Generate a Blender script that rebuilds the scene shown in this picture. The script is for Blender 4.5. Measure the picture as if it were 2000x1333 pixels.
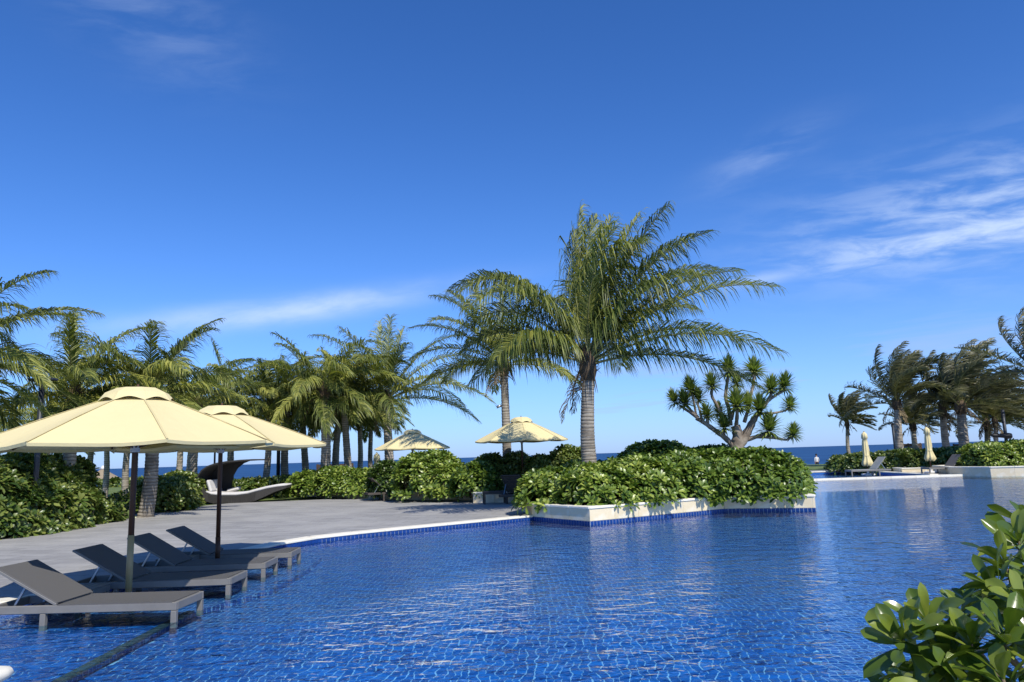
import bpy, bmesh, math, random
import numpy as np
from mathutils import Vector, Matrix, noise
from mathutils.geometry import tessellate_polygon

for o in list(bpy.data.objects):
    bpy.data.objects.remove(o, do_unlink=True)
S = bpy.context.scene
COL = S.collection
R = math.radians
PI = math.pi

# ------------------------------------------------------------------ camera
EYE = Vector((0.0, 0.0, 1.6))          # metres above the pool's water
PITCH, ROLL, LENS = R(8.84), R(1.8), 26.0
FPX = 2000 * LENS / 36.0
_f = Vector((0, math.cos(PITCH), math.sin(PITCH)))
_r0 = Vector((1, 0, 0)); _u0 = Vector((0, -math.sin(PITCH), math.cos(PITCH)))
_r = _r0 * math.cos(ROLL) - _u0 * math.sin(ROLL)
_u = _r0 * math.sin(ROLL) + _u0 * math.cos(ROLL)
cam = bpy.data.cameras.new('camera')
cam.lens = LENS; cam.sensor_width = 36.0; cam.clip_start = 0.05; cam.clip_end = 60000
camo = bpy.data.objects.new('camera', cam); COL.objects.link(camo)
M = Matrix((_r, _u, -_f)).transposed().to_4x4(); M.translation = EYE
camo.matrix_world = M
S.camera = camo

# ------------------------------------------------------------------ world, sun, exposure
SUN_AZ, SUN_EL = R(153), R(48)         # azimuth clockwise from +Y
w = bpy.data.worlds.new('World'); S.world = w; w.use_nodes = True
nt = w.node_tree; nt.nodes.clear()
def N(t, kind, **kw):
    n = t.nodes.new(kind)
    for k, v in kw.items(): setattr(n, k, v)
    return n
out = N(nt, 'ShaderNodeOutputWorld'); bg = N(nt, 'ShaderNodeBackground')
bg.inputs['Strength'].default_value = 0.15
sky = N(nt, 'ShaderNodeTexSky'); sky.sky_type = 'NISHITA'; sky.sun_disc = False
sky.sun_elevation = SUN_EL; sky.sun_rotation = SUN_AZ
sky.altitude = 0; sky.air_density = 0.75; sky.dust_density = 0.0; sky.ozone_density = 4.0
hs = N(nt, 'ShaderNodeHueSaturation'); hs.inputs['Saturation'].default_value = 1.12
hs.inputs['Value'].default_value = 1.0
nt.links.new(sky.outputs[0], hs.inputs['Color'])
tint = N(nt, 'ShaderNodeMix', data_type='RGBA'); tint.blend_type = 'MULTIPLY'; tint.inputs['Factor'].default_value = 1.0
tint.inputs['B'].default_value = (.58, .885, 1.26, 1); nt.links.new(hs.outputs[0], tint.inputs['A'])
def mth(op, a, b=None, c=None, t=nt, clamp=False):
    n = t.nodes.new('ShaderNodeMath'); n.operation = op; n.use_clamp = clamp
    for i, v in enumerate((a, b, c)):
        if v is None: continue
        if isinstance(v, (int, float)): n.inputs[i].default_value = v
        else: t.links.new(v, n.inputs[i])
    return n.outputs[0]
tc = N(nt, 'ShaderNodeTexCoord'); sp = N(nt, 'ShaderNodeSeparateXYZ')
nt.links.new(tc.outputs['Generated'], sp.inputs[0])
az = mth('MULTIPLY', mth('ARCTAN2', sp.outputs[0], sp.outputs[1]), 180 / PI)   # degrees right of the view
el = mth('MULTIPLY', mth('ARCSINE', sp.outputs[2]), 180 / PI)
def fbm(sx, sy, slope, off, scale, detail, rough, lo, hi):
    cx = N(nt, 'ShaderNodeCombineXYZ')
    nt.links.new(mth('MULTIPLY', az, sx), cx.inputs[0])
    nt.links.new(mth('MULTIPLY', mth('SUBTRACT', el, mth('MULTIPLY', az, slope)), sy), cx.inputs[1])
    cx.inputs[2].default_value = off
    n = N(nt, 'ShaderNodeTexNoise'); n.inputs['Scale'].default_value = scale
    n.inputs['Detail'].default_value = detail; n.inputs['Roughness'].default_value = rough
    n.inputs['Distortion'].default_value = 0.35
    nt.links.new(cx.outputs[0], n.inputs['Vector'])
    mr = N(nt, 'ShaderNodeMapRange'); mr.interpolation_type = 'SMOOTHSTEP'
    mr.inputs['From Min'].default_value = lo; mr.inputs['From Max'].default_value = hi
    nt.links.new(n.outputs['Fac'], mr.inputs['Value'])
    return mr.outputs[0]
def blob(a0, e0, ra, re, slope=0.0):
    da = mth('DIVIDE', mth('SUBTRACT', az, a0), ra)
    de = mth('DIVIDE', mth('SUBTRACT', mth('SUBTRACT', el, e0), mth('MULTIPLY', mth('SUBTRACT', az, a0), slope)), re)
    return mth('EXPONENT', mth('MULTIPLY', mth('ADD', mth('MULTIPLY', da, da), mth('MULTIPLY', de, de)), -1.0))
cl_a = fbm(0.20, 0.80, -0.04, 5.3, 1.0, 8, 0.58, 0.34, 0.72)       # broken cloud
cl_b = fbm(0.05, 0.55, 0.05, 9.7, 1.0, 6, 0.55, 0.38, 0.70)       # low banks
cl_c = fbm(0.12, 0.45, 0.10, 21.0, 1.0, 6, 0.6, 0.33, 0.70)       # thin wisps
m1 = mth('MULTIPLY', cl_a, mth('ADD', blob(36, 14.8, 12.5, 3.4, 0.03), mth('MULTIPLY', blob(29, 13.2, 9, 0.8, 0.02), 0.6)))
m1 = mth('ADD', m1, mth('MULTIPLY', blob(19.5, 12.3, 2.6, 0.45, 0.08), 0.5))
m2 = mth('MULTIPLY', mth('MULTIPLY', blob(-17.5, 11.2, 11, 0.95, 0.15), mth('ADD', mth('MULTIPLY', cl_c, 0.6), 0.4)), 0.75)
m2 = mth('ADD', m2, mth('MULTIPLY', mth('MULTIPLY', blob(-27, 30, 6, 3.0, -0.2), cl_c), 0.16))
m2 = mth('ADD', m2, mth('MULTIPLY', mth('MULTIPLY', blob(20, 21, 4, 1.4, 0.3), cl_c), 0.22))
low = mth('MULTIPLY', cl_b, mth('EXPONENT', mth('MULTIPLY', mth('POWER', mth('DIVIDE', mth('SUBTRACT', el, 4.5), 4.2), 2.0), -1.0)))
dens = mth('ADD', mth('MULTIPLY', m1, 0.68), m2, clamp=True)
mixl = N(nt, 'ShaderNodeMix', data_type='RGBA'); mixl.inputs['B'].default_value = (2.75, 3.75, 6.0, 1)
hz = mth('EXPONENT', mth('MULTIPLY', mth('MAXIMUM', el, 0.0), -0.17))
nt.links.new(mth('MAXIMUM', mth('MULTIPLY', low, 0.85), mth('MULTIPLY', hz, 0.93)), mixl.inputs['Factor']); nt.links.new(tint.outputs['Result'], mixl.inputs['A'])
mixc = N(nt, 'ShaderNodeMix', data_type='RGBA'); mixc.inputs['B'].default_value = (4.6, 5.6, 7.3, 1)
nt.links.new(dens, mixc.inputs['Factor']); nt.links.new(mixl.outputs['Result'], mixc.inputs['A'])
nt.links.new(mixc.outputs['Result'], bg.inputs['Color']); nt.links.new(bg.outputs[0], out.inputs['Surface'])

sl = bpy.data.lights.new('sun', 'SUN'); sl.energy = 5.0; sl.angle = R(0.53); sl.color = (1.0, 0.95, 0.86)
so = bpy.data.objects.new('sun', sl); COL.objects.link(so)
SUNV = Vector((math.cos(SUN_EL) * math.sin(SUN_AZ), math.cos(SUN_EL) * math.cos(SUN_AZ), math.sin(SUN_EL)))
so.rotation_euler = SUNV.to_track_quat('Z', 'Y').to_euler(); so.location = SUNV * 60
S.view_settings.view_transform = 'Standard'; S.view_settings.look = 'None'
S.view_settings.exposure = 0.03; S.view_settings.gamma = 1.0; S.view_settings.use_curve_mapping = False
S.render.engine = 'CYCLES'
S.cycles.max_bounces = 8; S.cycles.transparent_max_bounces = 16

# ------------------------------------------------------------------ survey helpers
def ray(px, py):
    return _f + _r * ((px - 1000) / FPX) - _u * ((py - 666.5) / FPX)
def G(px, py, z=0.0):                  # where a sight line meets height z
    d = ray(px, py); t = (z - EYE.z) / d.z
    return EYE + d * t
def A(px, py, Y):                      # where a sight line reaches distance Y
    d = ray(px, py); return EYE + d * (Y / d.y)

# ------------------------------------------------------------------ mesh helpers
class MB:
    def __init__(s): s.v = []; s.f = []; s.m = []
    def add(s, v, f, m=0):
        o = len(s.v); s.v += [tuple(p) for p in v]
        s.f += [tuple(i + o for i in q) for q in f]; s.m += [m] * len(f)
    def box(s, c, size, rot=None, m=0, bev=0.0):
        hx, hy, hz = (k / 2 for k in size); c = Vector(c)
        if bev > 0:
            b = min(bev, hx * .9, hy * .9, hz * .9); vs = []
            for sx in (-1, 1):
                for sy in (-1, 1):
                    for sz in (-1, 1):
                        vs += [(sx * (hx - b), sy * (hy - b), sz * hz), (sx * (hx - b), sy * hy, sz * (hz - b)), (sx * hx, sy * (hy - b), sz * (hz - b))]
            bm = bmesh.new()
            for p in vs: bm.verts.new(p)
            r = bmesh.ops.convex_hull(bm, input=bm.verts[:])
            bm.verts.index_update()
            vv = [v.co.copy() for v in bm.verts]; ff = [[v.index for v in f.verts] for f in bm.faces]; bm.free()
        else:
            vv = [Vector((sx * hx, sy * hy, sz * hz)) for sx in (-1, 1) for sy in (-1, 1) for sz in (-1, 1)]
            ff = [(0, 1, 3, 2), (4, 6, 7, 5), (0, 4, 5, 1), (2, 3, 7, 6), (0, 2, 6, 4), (1, 5, 7, 3)]
        if rot is not None: vv = [rot @ p for p in vv]
        s.add([p + c for p in vv], ff, m)
    def bar(s, a, b, wx, wz, m=0, bev=0.0, up=(0, 0, 1)):
        a = Vector(a); b = Vector(b); d = b - a; L = d.length; d.normalize()
        u = Vector(up)
        x = d.cross(u)
        if x.length < 1e-4: x = d.cross(Vector((0, 1, 0)))
        x.normalize(); z = x.cross(d)
        rot = Matrix((d, -x, z)).transposed()
        s.box((a + b) / 2, (L, wx, wz), rot, m, bev)
    def tube(s, pts, rad, n=8, m=0, cap=True):
        pts = [Vector(p) for p in pts]; k = len(pts)
        if not hasattr(rad, '__len__'): rad = [rad] * k
        vs = []; ref = None
        for i, p in enumerate(pts):
            d = (pts[min(i + 1, k - 1)] - pts[max(i - 1, 0)]).normalized()
            if ref is None:
                ref = Vector((1, 0, 0)) if abs(d.x) < .9 else Vector((0, 1, 0))
            x = (ref - d * ref.dot(d)).normalized(); ref = x; y = d.cross(x)
            for j in range(n):
                a = 2 * PI * j / n
                vs.append(p + (x * math.cos(a) + y * math.sin(a)) * rad[i])
        fs = [(i * n + j, i * n + (j + 1) % n, (i + 1) * n + (j + 1) % n, (i + 1) * n + j) for i in range(k - 1) for j in range(n)]
        if cap: fs += [tuple(range(n))[::-1], tuple(range((k - 1) * n, k * n))]
        s.add(vs, fs, m)
    def prism(s, poly, z0, z1, m=0):
        n = len(poly)
        vs = [(p[0], p[1], z0) for p in poly] + [(p[0], p[1], z1) for p in poly]
        fs = [(i, (i + 1) % n, n + (i + 1) % n, n + i) for i in range(n)]
        tri = tessellate_polygon([[Vector((p[0], p[1], 0)) for p in poly]])
        fs += [tuple(n + i for i in t) for t in tri] + [tuple(t)[::-1] for t in tri]
        s.add(vs, fs, m)
    def mesh(s, name, mats, smooth=False):
        me = bpy.data.meshes.new(name); me.from_pydata(s.v, [], s.f)
        for k in (mats if isinstance(mats, (list, tuple)) else [mats]): me.materials.append(k)
        if any(s.m): me.polygons.foreach_set('material_index', s.m)
        if smooth: me.polygons.foreach_set('use_smooth', [True] * len(s.f))
        bm = bmesh.new(); bm.from_mesh(me); bmesh.ops.recalc_face_normals(bm, faces=bm.faces[:]); bm.to_mesh(me); bm.free()
        return me
    def build(s, name, mats, parent=None, smooth=False):
        return link(name, s.mesh(name, mats, smooth), parent)
def link(name, me, parent=None, loc=None):
    o = bpy.data.objects.new(name, me); COL.objects.link(o)
    if parent is not None: o.parent = parent
    if loc is not None: o.location = loc
    return o
def tag(o, label, cat, group=None):
    o['label'] = label; o['category'] = cat
    if group: o['group'] = group
    return o
def thing(name, label, cat, loc=(0, 0, 0), rz=0.0, group=None):
    o = bpy.data.objects.new(name, None); COL.objects.link(o); o.empty_display_size = 0.2
    o.location = loc; o.rotation_euler = (0, 0, rz)
    return tag(o, label, cat, group)
def struct(o): o['kind'] = 'structure'; return o
def copy_tree(o, parent=None):
    c = o.copy(); COL.objects.link(c); c.parent = parent
    for ch in list(o.children): copy_tree(ch, c)
    return c
def fast_mesh(name, V, F4, F3, mats, mi4=None, mi3=None, smooth=False):
    """numpy arrays of verts, quads and tris into a mesh"""
    me = bpy.data.meshes.new(name)
    V = np.asarray(V, dtype=np.float32).reshape(-1, 3)
    F4 = np.asarray(F4, dtype=np.int32).reshape(-1, 4); F3 = np.asarray(F3, dtype=np.int32).reshape(-1, 3)
    me.vertices.add(len(V)); me.vertices.foreach_set('co', V.ravel())
    nl = F4.size + F3.size; me.loops.add(nl)
    me.loops.foreach_set('vertex_index', np.concatenate([F4.ravel(), F3.ravel()]).astype(np.int32))
    npoly = len(F4) + len(F3); me.polygons.add(npoly)
    st = np.concatenate([np.arange(len(F4)) * 4, F4.size + np.arange(len(F3)) * 3]).astype(np.int32)
    me.polygons.foreach_set('loop_start', st)
    for k in mats: me.materials.append(k)
    if mi4 is not None or mi3 is not None:
        a = np.zeros(len(F4), np.int32) if mi4 is None else np.asarray(mi4, np.int32)
        b = np.zeros(len(F3), np.int32) if mi3 is None else np.asarray(mi3, np.int32)
        me.polygons.foreach_set('material_index', np.concatenate([a, b]).astype(np.int32))
    me.update(calc_edges=True)
    if smooth: me.polygons.foreach_set('use_smooth', np.ones(npoly, dtype=bool))
    return me

# ------------------------------------------------------------------ materials
def new_mat(name):
    m = bpy.data.materials.new(name); m.use_nodes = True
    t = m.node_tree; t.nodes.clear()
    return m, t
def mat(name, c1, c2=None, rough=0.6, scale=8.0, stretch=(1, 1, 1), bump=0.0, bscale=None, spec=0.4, metal=0.0, detail=6, lo=0.3, hi=0.7, rnd=0.0, c3=None, s3=1.0, coord='Object', sheen=0.0):
    m, t = new_mat(name)
    o = N(t, 'ShaderNodeOutputMaterial'); b = N(t, 'ShaderNodeBsdfPrincipled')
    b.inputs['Roughness'].default_value = rough; b.inputs['Specular IOR Level'].default_value = spec
    b.inputs['Metallic'].default_value = metal
    if sheen: b.inputs['Sheen Weight'].default_value = sheen
    t.links.new(b.outputs[0], o.inputs['Surface'])
    tcn = N(t, 'ShaderNodeTexCoord'); mp = N(t, 'ShaderNodeMapping'); mp.inputs['Scale'].default_value = stretch
    t.links.new(tcn.outputs[coord], mp.inputs[0])
    ns = N(t, 'ShaderNodeTexNoise'); ns.inputs['Scale'].default_value = scale; ns.inputs['Detail'].default_value = detail; ns.inputs['Roughness'].default_value = .62
    t.links.new(mp.outputs[0], ns.inputs['Vector'])
    mr = N(t, 'ShaderNodeMapRange'); mr.inputs['From Min'].default_value = lo; mr.inputs['From Max'].default_value = hi
    t.links.new(ns.outputs['Fac'], mr.inputs['Value'])
    mx = N(t, 'ShaderNodeMix', data_type='RGBA'); mx.inputs['A'].default_value = (*c1, 1); mx.inputs['B'].default_value = (*(c2 or c1), 1)
    t.links.new(mr.outputs[0], mx.inputs['Factor']); col = mx.outputs['Result']
    if c3:
        n3 = N(t, 'ShaderNodeTexNoise'); n3.inputs['Scale'].default_value = s3; n3.inputs['Detail'].default_value = 5
        t.links.new(mp.outputs[0], n3.inputs['Vector'])
        r3 = N(t, 'ShaderNodeMapRange'); r3.inputs['From Min'].default_value = .5; r3.inputs['From Max'].default_value = .72
        t.links.new(n3.outputs['Fac'], r3.inputs['Value'])
        m3 = N(t, 'ShaderNodeMix', data_type='RGBA'); m3.inputs['B'].default_value = (*c3, 1)
        t.links.new(r3.outputs[0], m3.inputs['Factor']); t.links.new(col, m3.inputs['A']); col = m3.outputs['Result']
    if rnd:
        oi = N(t, 'ShaderNodeObjectInfo'); h = N(t, 'ShaderNodeHueSaturation')
        v = N(t, 'ShaderNodeMapRange'); v.inputs['To Min'].default_value = 1 - rnd; v.inputs['To Max'].default_value = 1 + rnd
        t.links.new(oi.outputs['Random'], v.inputs['Value']); t.links.new(v.outputs[0], h.inputs['Value'])
        t.links.new(col, h.inputs['Color']); col = h.outputs[0]
    t.links.new(col, b.inputs['Base Color'])
    if bump:
        nb = N(t, 'ShaderNodeTexNoise'); nb.inputs['Scale'].default_value = bscale or scale * 4; nb.inputs['Detail'].default_value = 6
        t.links.new(mp.outputs[0], nb.inputs['Vector'])
        bp = N(t, 'ShaderNodeBump'); bp.inputs['Strength'].default_value = bump; bp.inputs['Distance'].default_value = 0.02
        t.links.new(nb.outputs['Fac'], bp.inputs['Height']); t.links.new(bp.outputs[0], b.inputs['Normal'])
    return m
def leaf_mat(name, dark, light, yellow, rough=.4, transl=.3, spec=.45, tcol=None):
    m, t = new_mat(name)
    o = N(t, 'ShaderNodeOutputMaterial'); b = N(t, 'ShaderNodeBsdfPrincipled')
    b.inputs['Roughness'].default_value = rough; b.inputs['Specular IOR Level'].default_value = spec
    ge = N(t, 'ShaderNodeNewGeometry'); oi = N(t, 'ShaderNodeObjectInfo')
    f1 = mth('ADD', mth('MULTIPLY', ge.outputs['Random Per Island'], .6, t=t), mth('MULTIPLY', oi.outputs['Random'], .5, t=t), t=t)
    rp = N(t, 'ShaderNodeValToRGB'); e = rp.color_ramp.elements
    e[0].position = 0.05; e[0].color = (*dark, 1); e[1].position = .50; e[1].color = (*light, 1)
    k = e.new(.92); k.color = (*yellow, 1)
    t.links.new(f1, rp.inputs[0])
    t.links.new(rp.outputs[0], b.inputs['Base Color'])
    tr = N(t, 'ShaderNodeBsdfTranslucent'); g = N(t, 'ShaderNodeMix', data_type='RGBA'); g.blend_type = 'MULTIPLY'
    g.inputs['Factor'].default_value = 1; g.inputs['B'].default_value = (*(tcol or (1.6, 1.8, .7)), 1)
    t.links.new(rp.outputs[0], g.inputs['A']); t.links.new(g.outputs['Result'], tr.inputs['Color'])
    mx = N(t, 'ShaderNodeMixShader'); mx.inputs[0].default_value = transl
    t.links.new(b.outputs[0], mx.inputs[1]); t.links.new(tr.outputs[0], mx.inputs[2]); t.links.new(mx.outputs[0], o.inputs['Surface'])
    return m

def bark_mat():
    m, t = new_mat('ringed_palm_bark')
    o = N(t, 'ShaderNodeOutputMaterial'); b = N(t, 'ShaderNodeBsdfPrincipled'); t.links.new(b.outputs[0], o.inputs['Surface']); b.inputs['Roughness'].default_value = .9; b.inputs['Specular IOR Level'].default_value = .2
    tcn = N(t, 'ShaderNodeTexCoord'); oi = N(t, 'ShaderNodeObjectInfo')
    wv = N(t, 'ShaderNodeTexWave'); wv.wave_type = 'BANDS'; wv.bands_direction = 'Z'; wv.wave_profile = 'SAW'; wv.inputs['Scale'].default_value = 3.1; wv.inputs['Distortion'].default_value = 2.6; wv.inputs['Detail'].default_value = 2; wv.inputs['Detail Scale'].default_value = 1.6
    t.links.new(tcn.outputs['Object'], wv.inputs['Vector'])
    r1 = N(t, 'ShaderNodeValToRGB'); e = r1.color_ramp.elements; e[0].position = 0; e[0].color = (.10, .082, .062, 1); e[1].position = .22; e[1].color = (.36, .315, .25, 1); k = e.new(.8); k.color = (.50, .45, .37, 1); k = e.new(1.0); k.color = (.20, .17, .13, 1)
    t.links.new(wv.outputs['Fac'], r1.inputs[0])
    n = N(t, 'ShaderNodeTexNoise'); n.inputs['Scale'].default_value = 3.2; n.inputs['Detail'].default_value = 7; t.links.new(tcn.outputs['Object'], n.inputs['Vector'])
    mr = N(t, 'ShaderNodeMapRange'); mr.inputs['From Min'].default_value = .42; mr.inputs['From Max'].default_value = .7; mr.inputs['To Max'].default_value = .75; t.links.new(n.outputs['Fac'], mr.inputs['Value'])
    mx = N(t, 'ShaderNodeMix', data_type='RGBA'); mx.inputs['B'].default_value = (.15, .125, .10, 1); t.links.new(mr.outputs[0], mx.inputs['Factor']); t.links.new(r1.outputs[0], mx.inputs['A'])
    h = N(t, 'ShaderNodeHueSaturation'); v = N(t, 'ShaderNodeMapRange'); v.inputs['To Min'].default_value = .72; v.inputs['To Max'].default_value = 1.15; t.links.new(oi.outputs['Random'], v.inputs['Value']); t.links.new(v.outputs[0], h.inputs['Value']); t.links.new(mx.outputs['Result'], h.inputs['Color']); t.links.new(h.outputs[0], b.inputs['Base Color'])
    bp = N(t, 'ShaderNodeBump'); bp.inputs['Strength'].default_value = .6; bp.inputs['Distance'].default_value = .02; t.links.new(wv.outputs['Fac'], bp.inputs['Height']); t.links.new(bp.outputs[0], b.inputs['Normal'])
    return m
def deck_mat():
    m, t = new_mat('grey_stone_paving')
    o = N(t, 'ShaderNodeOutputMaterial'); b = N(t, 'ShaderNodeBsdfPrincipled'); t.links.new(b.outputs[0], o.inputs['Surface'])
    b.inputs['Roughness'].default_value = .72; b.inputs['Specular IOR Level'].default_value = .35
    tcn = N(t, 'ShaderNodeTexCoord'); mp = N(t, 'ShaderNodeMapping'); mp.inputs['Rotation'].default_value = (0, 0, R(14)); t.links.new(tcn.outputs['Object'], mp.inputs[0])
    br = N(t, 'ShaderNodeTexBrick'); br.offset = .5; br.inputs['Scale'].default_value = 1; br.inputs['Brick Width'].default_value = .8; br.inputs['Row Height'].default_value = .4; br.inputs['Mortar Size'].default_value = .010
    br.inputs['Color1'].default_value = (.37, .36, .34, 1); br.inputs['Color2'].default_value = (.285, .278, .265, 1); br.inputs['Mortar'].default_value = (.14, .136, .13, 1); t.links.new(mp.outputs[0], br.inputs['Vector'])
    col = br.outputs['Color']
    for sc, st, lo, hi, cc, fac in ((.5, (1, 1, 1), .42, .66, (.43, .415, .38), .55), (1.7, (.5, 1.6, 1), .5, .72, (.22, .215, .205), .55), (14, (1, 1, 1), .45, .75, (.20, .195, .185), .35)):
        m2 = N(t, 'ShaderNodeMapping'); m2.inputs['Scale'].default_value = st; t.links.new(mp.outputs[0], m2.inputs[0])
        n = N(t, 'ShaderNodeTexNoise'); n.inputs['Scale'].default_value = sc; n.inputs['Detail'].default_value = 6; t.links.new(m2.outputs[0], n.inputs['Vector'])
        mr = N(t, 'ShaderNodeMapRange'); mr.inputs['From Min'].default_value = lo; mr.inputs['From Max'].default_value = hi; mr.inputs['To Max'].default_value = fac; t.links.new(n.outputs['Fac'], mr.inputs['Value'])
        mx = N(t, 'ShaderNodeMix', data_type='RGBA'); mx.inputs['B'].default_value = (*cc, 1); t.links.new(mr.outputs[0], mx.inputs['Factor']); t.links.new(col, mx.inputs['A']); col = mx.outputs['Result']
    t.links.new(col, b.inputs['Base Color'])
    nb = N(t, 'ShaderNodeTexNoise'); nb.inputs['Scale'].default_value = 25; nb.inputs['Detail'].default_value = 6; t.links.new(mp.outputs[0], nb.inputs['Vector'])
    bp = N(t, 'ShaderNodeBump'); bp.inputs['Strength'].default_value = .25; bp.inputs['Distance'].default_value = .02; t.links.new(nb.outputs['Fac'], bp.inputs['Height']); t.links.new(bp.outputs[0], b.inputs['Normal'])
    return m
M_FROND = leaf_mat('palm_leaflet', (.026, .042, .014), (.125, .155, .034), (.37, .36, .08), .46, .22, .35)
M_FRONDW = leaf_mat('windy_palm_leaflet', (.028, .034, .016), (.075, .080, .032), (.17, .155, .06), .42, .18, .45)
M_DRY = leaf_mat('dry_palm_leaflet', (.09, .060, .032), (.17, .125, .07), (.26, .20, .11), .7, .1, .2)
M_RACHIS = mat('palm_midrib', (.16, .17, .05), (.25, .23, .08), .5, 3.0)
M_TRUNK = bark_mat()
M_FIBRE = mat('palm_fibre', (.055, .036, .022), (.14, .10, .06), .95, 6.0, (1, 1, .3), .5)
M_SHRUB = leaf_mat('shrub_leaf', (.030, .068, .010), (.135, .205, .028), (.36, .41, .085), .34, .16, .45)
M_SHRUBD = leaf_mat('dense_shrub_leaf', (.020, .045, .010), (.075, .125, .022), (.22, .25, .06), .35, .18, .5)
M_BIGLEAF = leaf_mat('glossy_leaf', (.018, .045, .007), (.085, .135, .015), (.23, .27, .04), .25, .16, .5)
M_SWORD = leaf_mat('sword_leaf', (.065, .098, .022), (.17, .225, .052), (.36, .38, .11), .45, .22, .4)
M_STEM = mat('shrub_stem', (.11, .085, .055), (.20, .16, .10), .9, 6.0)
M_BARK = mat('grey_bark', (.30, .25, .19), (.14, .11, .085), .9, 3.5, (1, 1, 1), .6, 16, c3=(.42, .36, .28), s3=2.0)
M_SOIL = mat('soil', (.035, .024, .015), (.07, .05, .032), .95, 5.0, bump=.5)
M_STONE = mat('cream_stone', (.74, .645, .45), (.68, .55, .33), .65, 1.6, (1, 1, 1), .15, 18, c3=(.83, .78, .64), s3=2.5, rnd=.05)
M_COPE = mat('pale_coping_stone', (.82, .78, .66), (.76, .70, .55), .6, 2.5, (1, 1, 1), .12, 20, rnd=.05)
M_DECK = deck_mat()
M_LAWN = mat('lawn', (.085, .13, .025), (.13, .17, .04), .95, .6, bump=.4, bscale=30)
M_SAND = mat('sand', (.46, .39, .28), (.36, .30, .21), .95, .3, bump=.2)
M_FABRIC = mat('yellow_canvas', (.70, .60, .325), (.675, .575, .305), .85, 1.3, (1, 1, 1), .35, 7, spec=.15)
M_SEAM = mat('canvas_seam', (.60, .51, .275), (.56, .475, .25), .85, 6.0, spec=.15)
M_TEAK = mat('dark_timber_pole', (.095, .040, .018), (.060, .026, .013), .5, 4.0, (1, 1, .12))
M_BRASS = mat('brushed_tan_sleeve', (.40, .30, .14), (.34, .25, .11), .5, 5.0, spec=.5)
M_STEEL = mat('steel', (.52, .53, .54), (.42, .43, .44), .3, 5.0, metal=.9)
M_SLING = mat('grey_sling_fabric', (.122, .117, .111), (.092, .089, .085), .62, 90.0, (1, 14, 1), .12, 120, spec=.2)
M_LFRAME = mat('taupe_painted_frame', (.195, .186, .17), (.165, .157, .143), .5, 6.0)
M_BLACK = mat('black_plastic', (.016, .016, .017), (.024, .024, .025), .6, 5.0)
M_DARKPOST = mat('dark_blue_grey_paint', (.022, .027, .036), (.032, .037, .046), .45, 3.0)
M_WICKER = mat('grey_wicker', (.062, .058, .053), (.024, .022, .020), .8, 9.0, (9, 9, .6), .6, 30)
M_WICKERD = mat('dark_wicker', (.045, .042, .04), (.02, .019, .018), .85, 9.0, (9, 9, .6), .5, 30)
M_CUSHION = mat('white_cushion', (.62, .60, .57), (.54, .52, .49), .9, 3.0, bump=.1)
M_THATCH = mat('thatch', (.36, .29, .19), (.22, .17, .11), .95, 8.0, (6, 6, .6), .6)
M_TIMBER = mat('brown_board', (.055, .034, .022), (.09, .058, .036), .7, 3.0, (.4, 1, 3))
M_WHITE = mat('white_render', (.74, .73, .70), (.66, .65, .61), .7, 2.0)
M_TILE = mat('blue_mosaic', (.010, .052, .235), (.008, .036, .165), .22, 5.0, rnd=.25)
M_GROUT = mat('pale_grout', (.40, .46, .52), (.32, .39, .47), .8, 6.0)
M_PTILE = leaf_mat('blue_pool_tile', (.004, .055, .22), (.007, .105, .37), (.022, .19, .56), .3, 0.0, .5)
M_BWALL = mat('blue_basin_wall', (.016, .125, .44), (.010, .09, .34), .4, 3.0)
M_PGROUT = mat('pool_grout', (.52, .66, .82), (.36, .52, .72), .7, 4.0)
M_SKIN = mat('skin', (.42, .25, .16), rough=.6); M_SHIRT = mat('pale_shirt', (.62, .62, .58), (.52, .53, .50), .85, 6)
M_TROUSER = mat('dark_trousers', (.02, .022, .03), rough=.9); M_HAIR = mat('black_hair', (.008, .007, .006), rough=.6)

def water_mat(name, tint, waves, ior=1.33, rough=.015):
    m, t = new_mat(name)
    o = N(t, 'ShaderNodeOutputMaterial'); tr = N(t, 'ShaderNodeBsdfTransparent'); gl = N(t, 'ShaderNodeBsdfGlossy')
    tr.inputs['Color'].default_value = (*tint, 1); gl.inputs['Roughness'].default_value = rough
    tcn = N(t, 'ShaderNodeTexCoord'); h = None
    for sc, st, wt, ds in waves:
        mp = N(t, 'ShaderNodeMapping'); mp.inputs['Scale'].default_value = st; mp.inputs['Rotation'].default_value = (0, 0, R(ds))
        t.links.new(tcn.outputs['Object'], mp.inputs[0])
        n = N(t, 'ShaderNodeTexNoise'); n.inputs['Scale'].default_value = sc; n.inputs['Detail'].default_value = 1.5; n.inputs['Roughness'].default_value = .45; n.inputs['Distortion'].default_value = .6
        t.links.new(mp.outputs[0], n.inputs['Vector'])
        v = mth('MULTIPLY', n.outputs['Fac'], wt, t=t); h = v if h is None else mth('ADD', h, v, t=t)
    bp = N(t, 'ShaderNodeBump'); bp.inputs['Strength'].default_value = 1.0; bp.inputs['Distance'].default_value = 1.0
    t.links.new(h, bp.inputs['Height']); t.links.new(bp.outputs[0], gl.inputs['Normal'])
    fr = N(t, 'ShaderNodeFresnel'); fr.inputs['IOR'].default_value = ior; t.links.new(bp.outputs[0], fr.inputs['Normal'])
    mx = N(t, 'ShaderNodeMixShader'); t.links.new(fr.outputs[0], mx.inputs[0]); t.links.new(tr.outputs[0], mx.inputs[1]); t.links.new(gl.outputs[0], mx.inputs[2])
    t.links.new(mx.outputs[0], o.inputs['Surface'])
    return m
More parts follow.
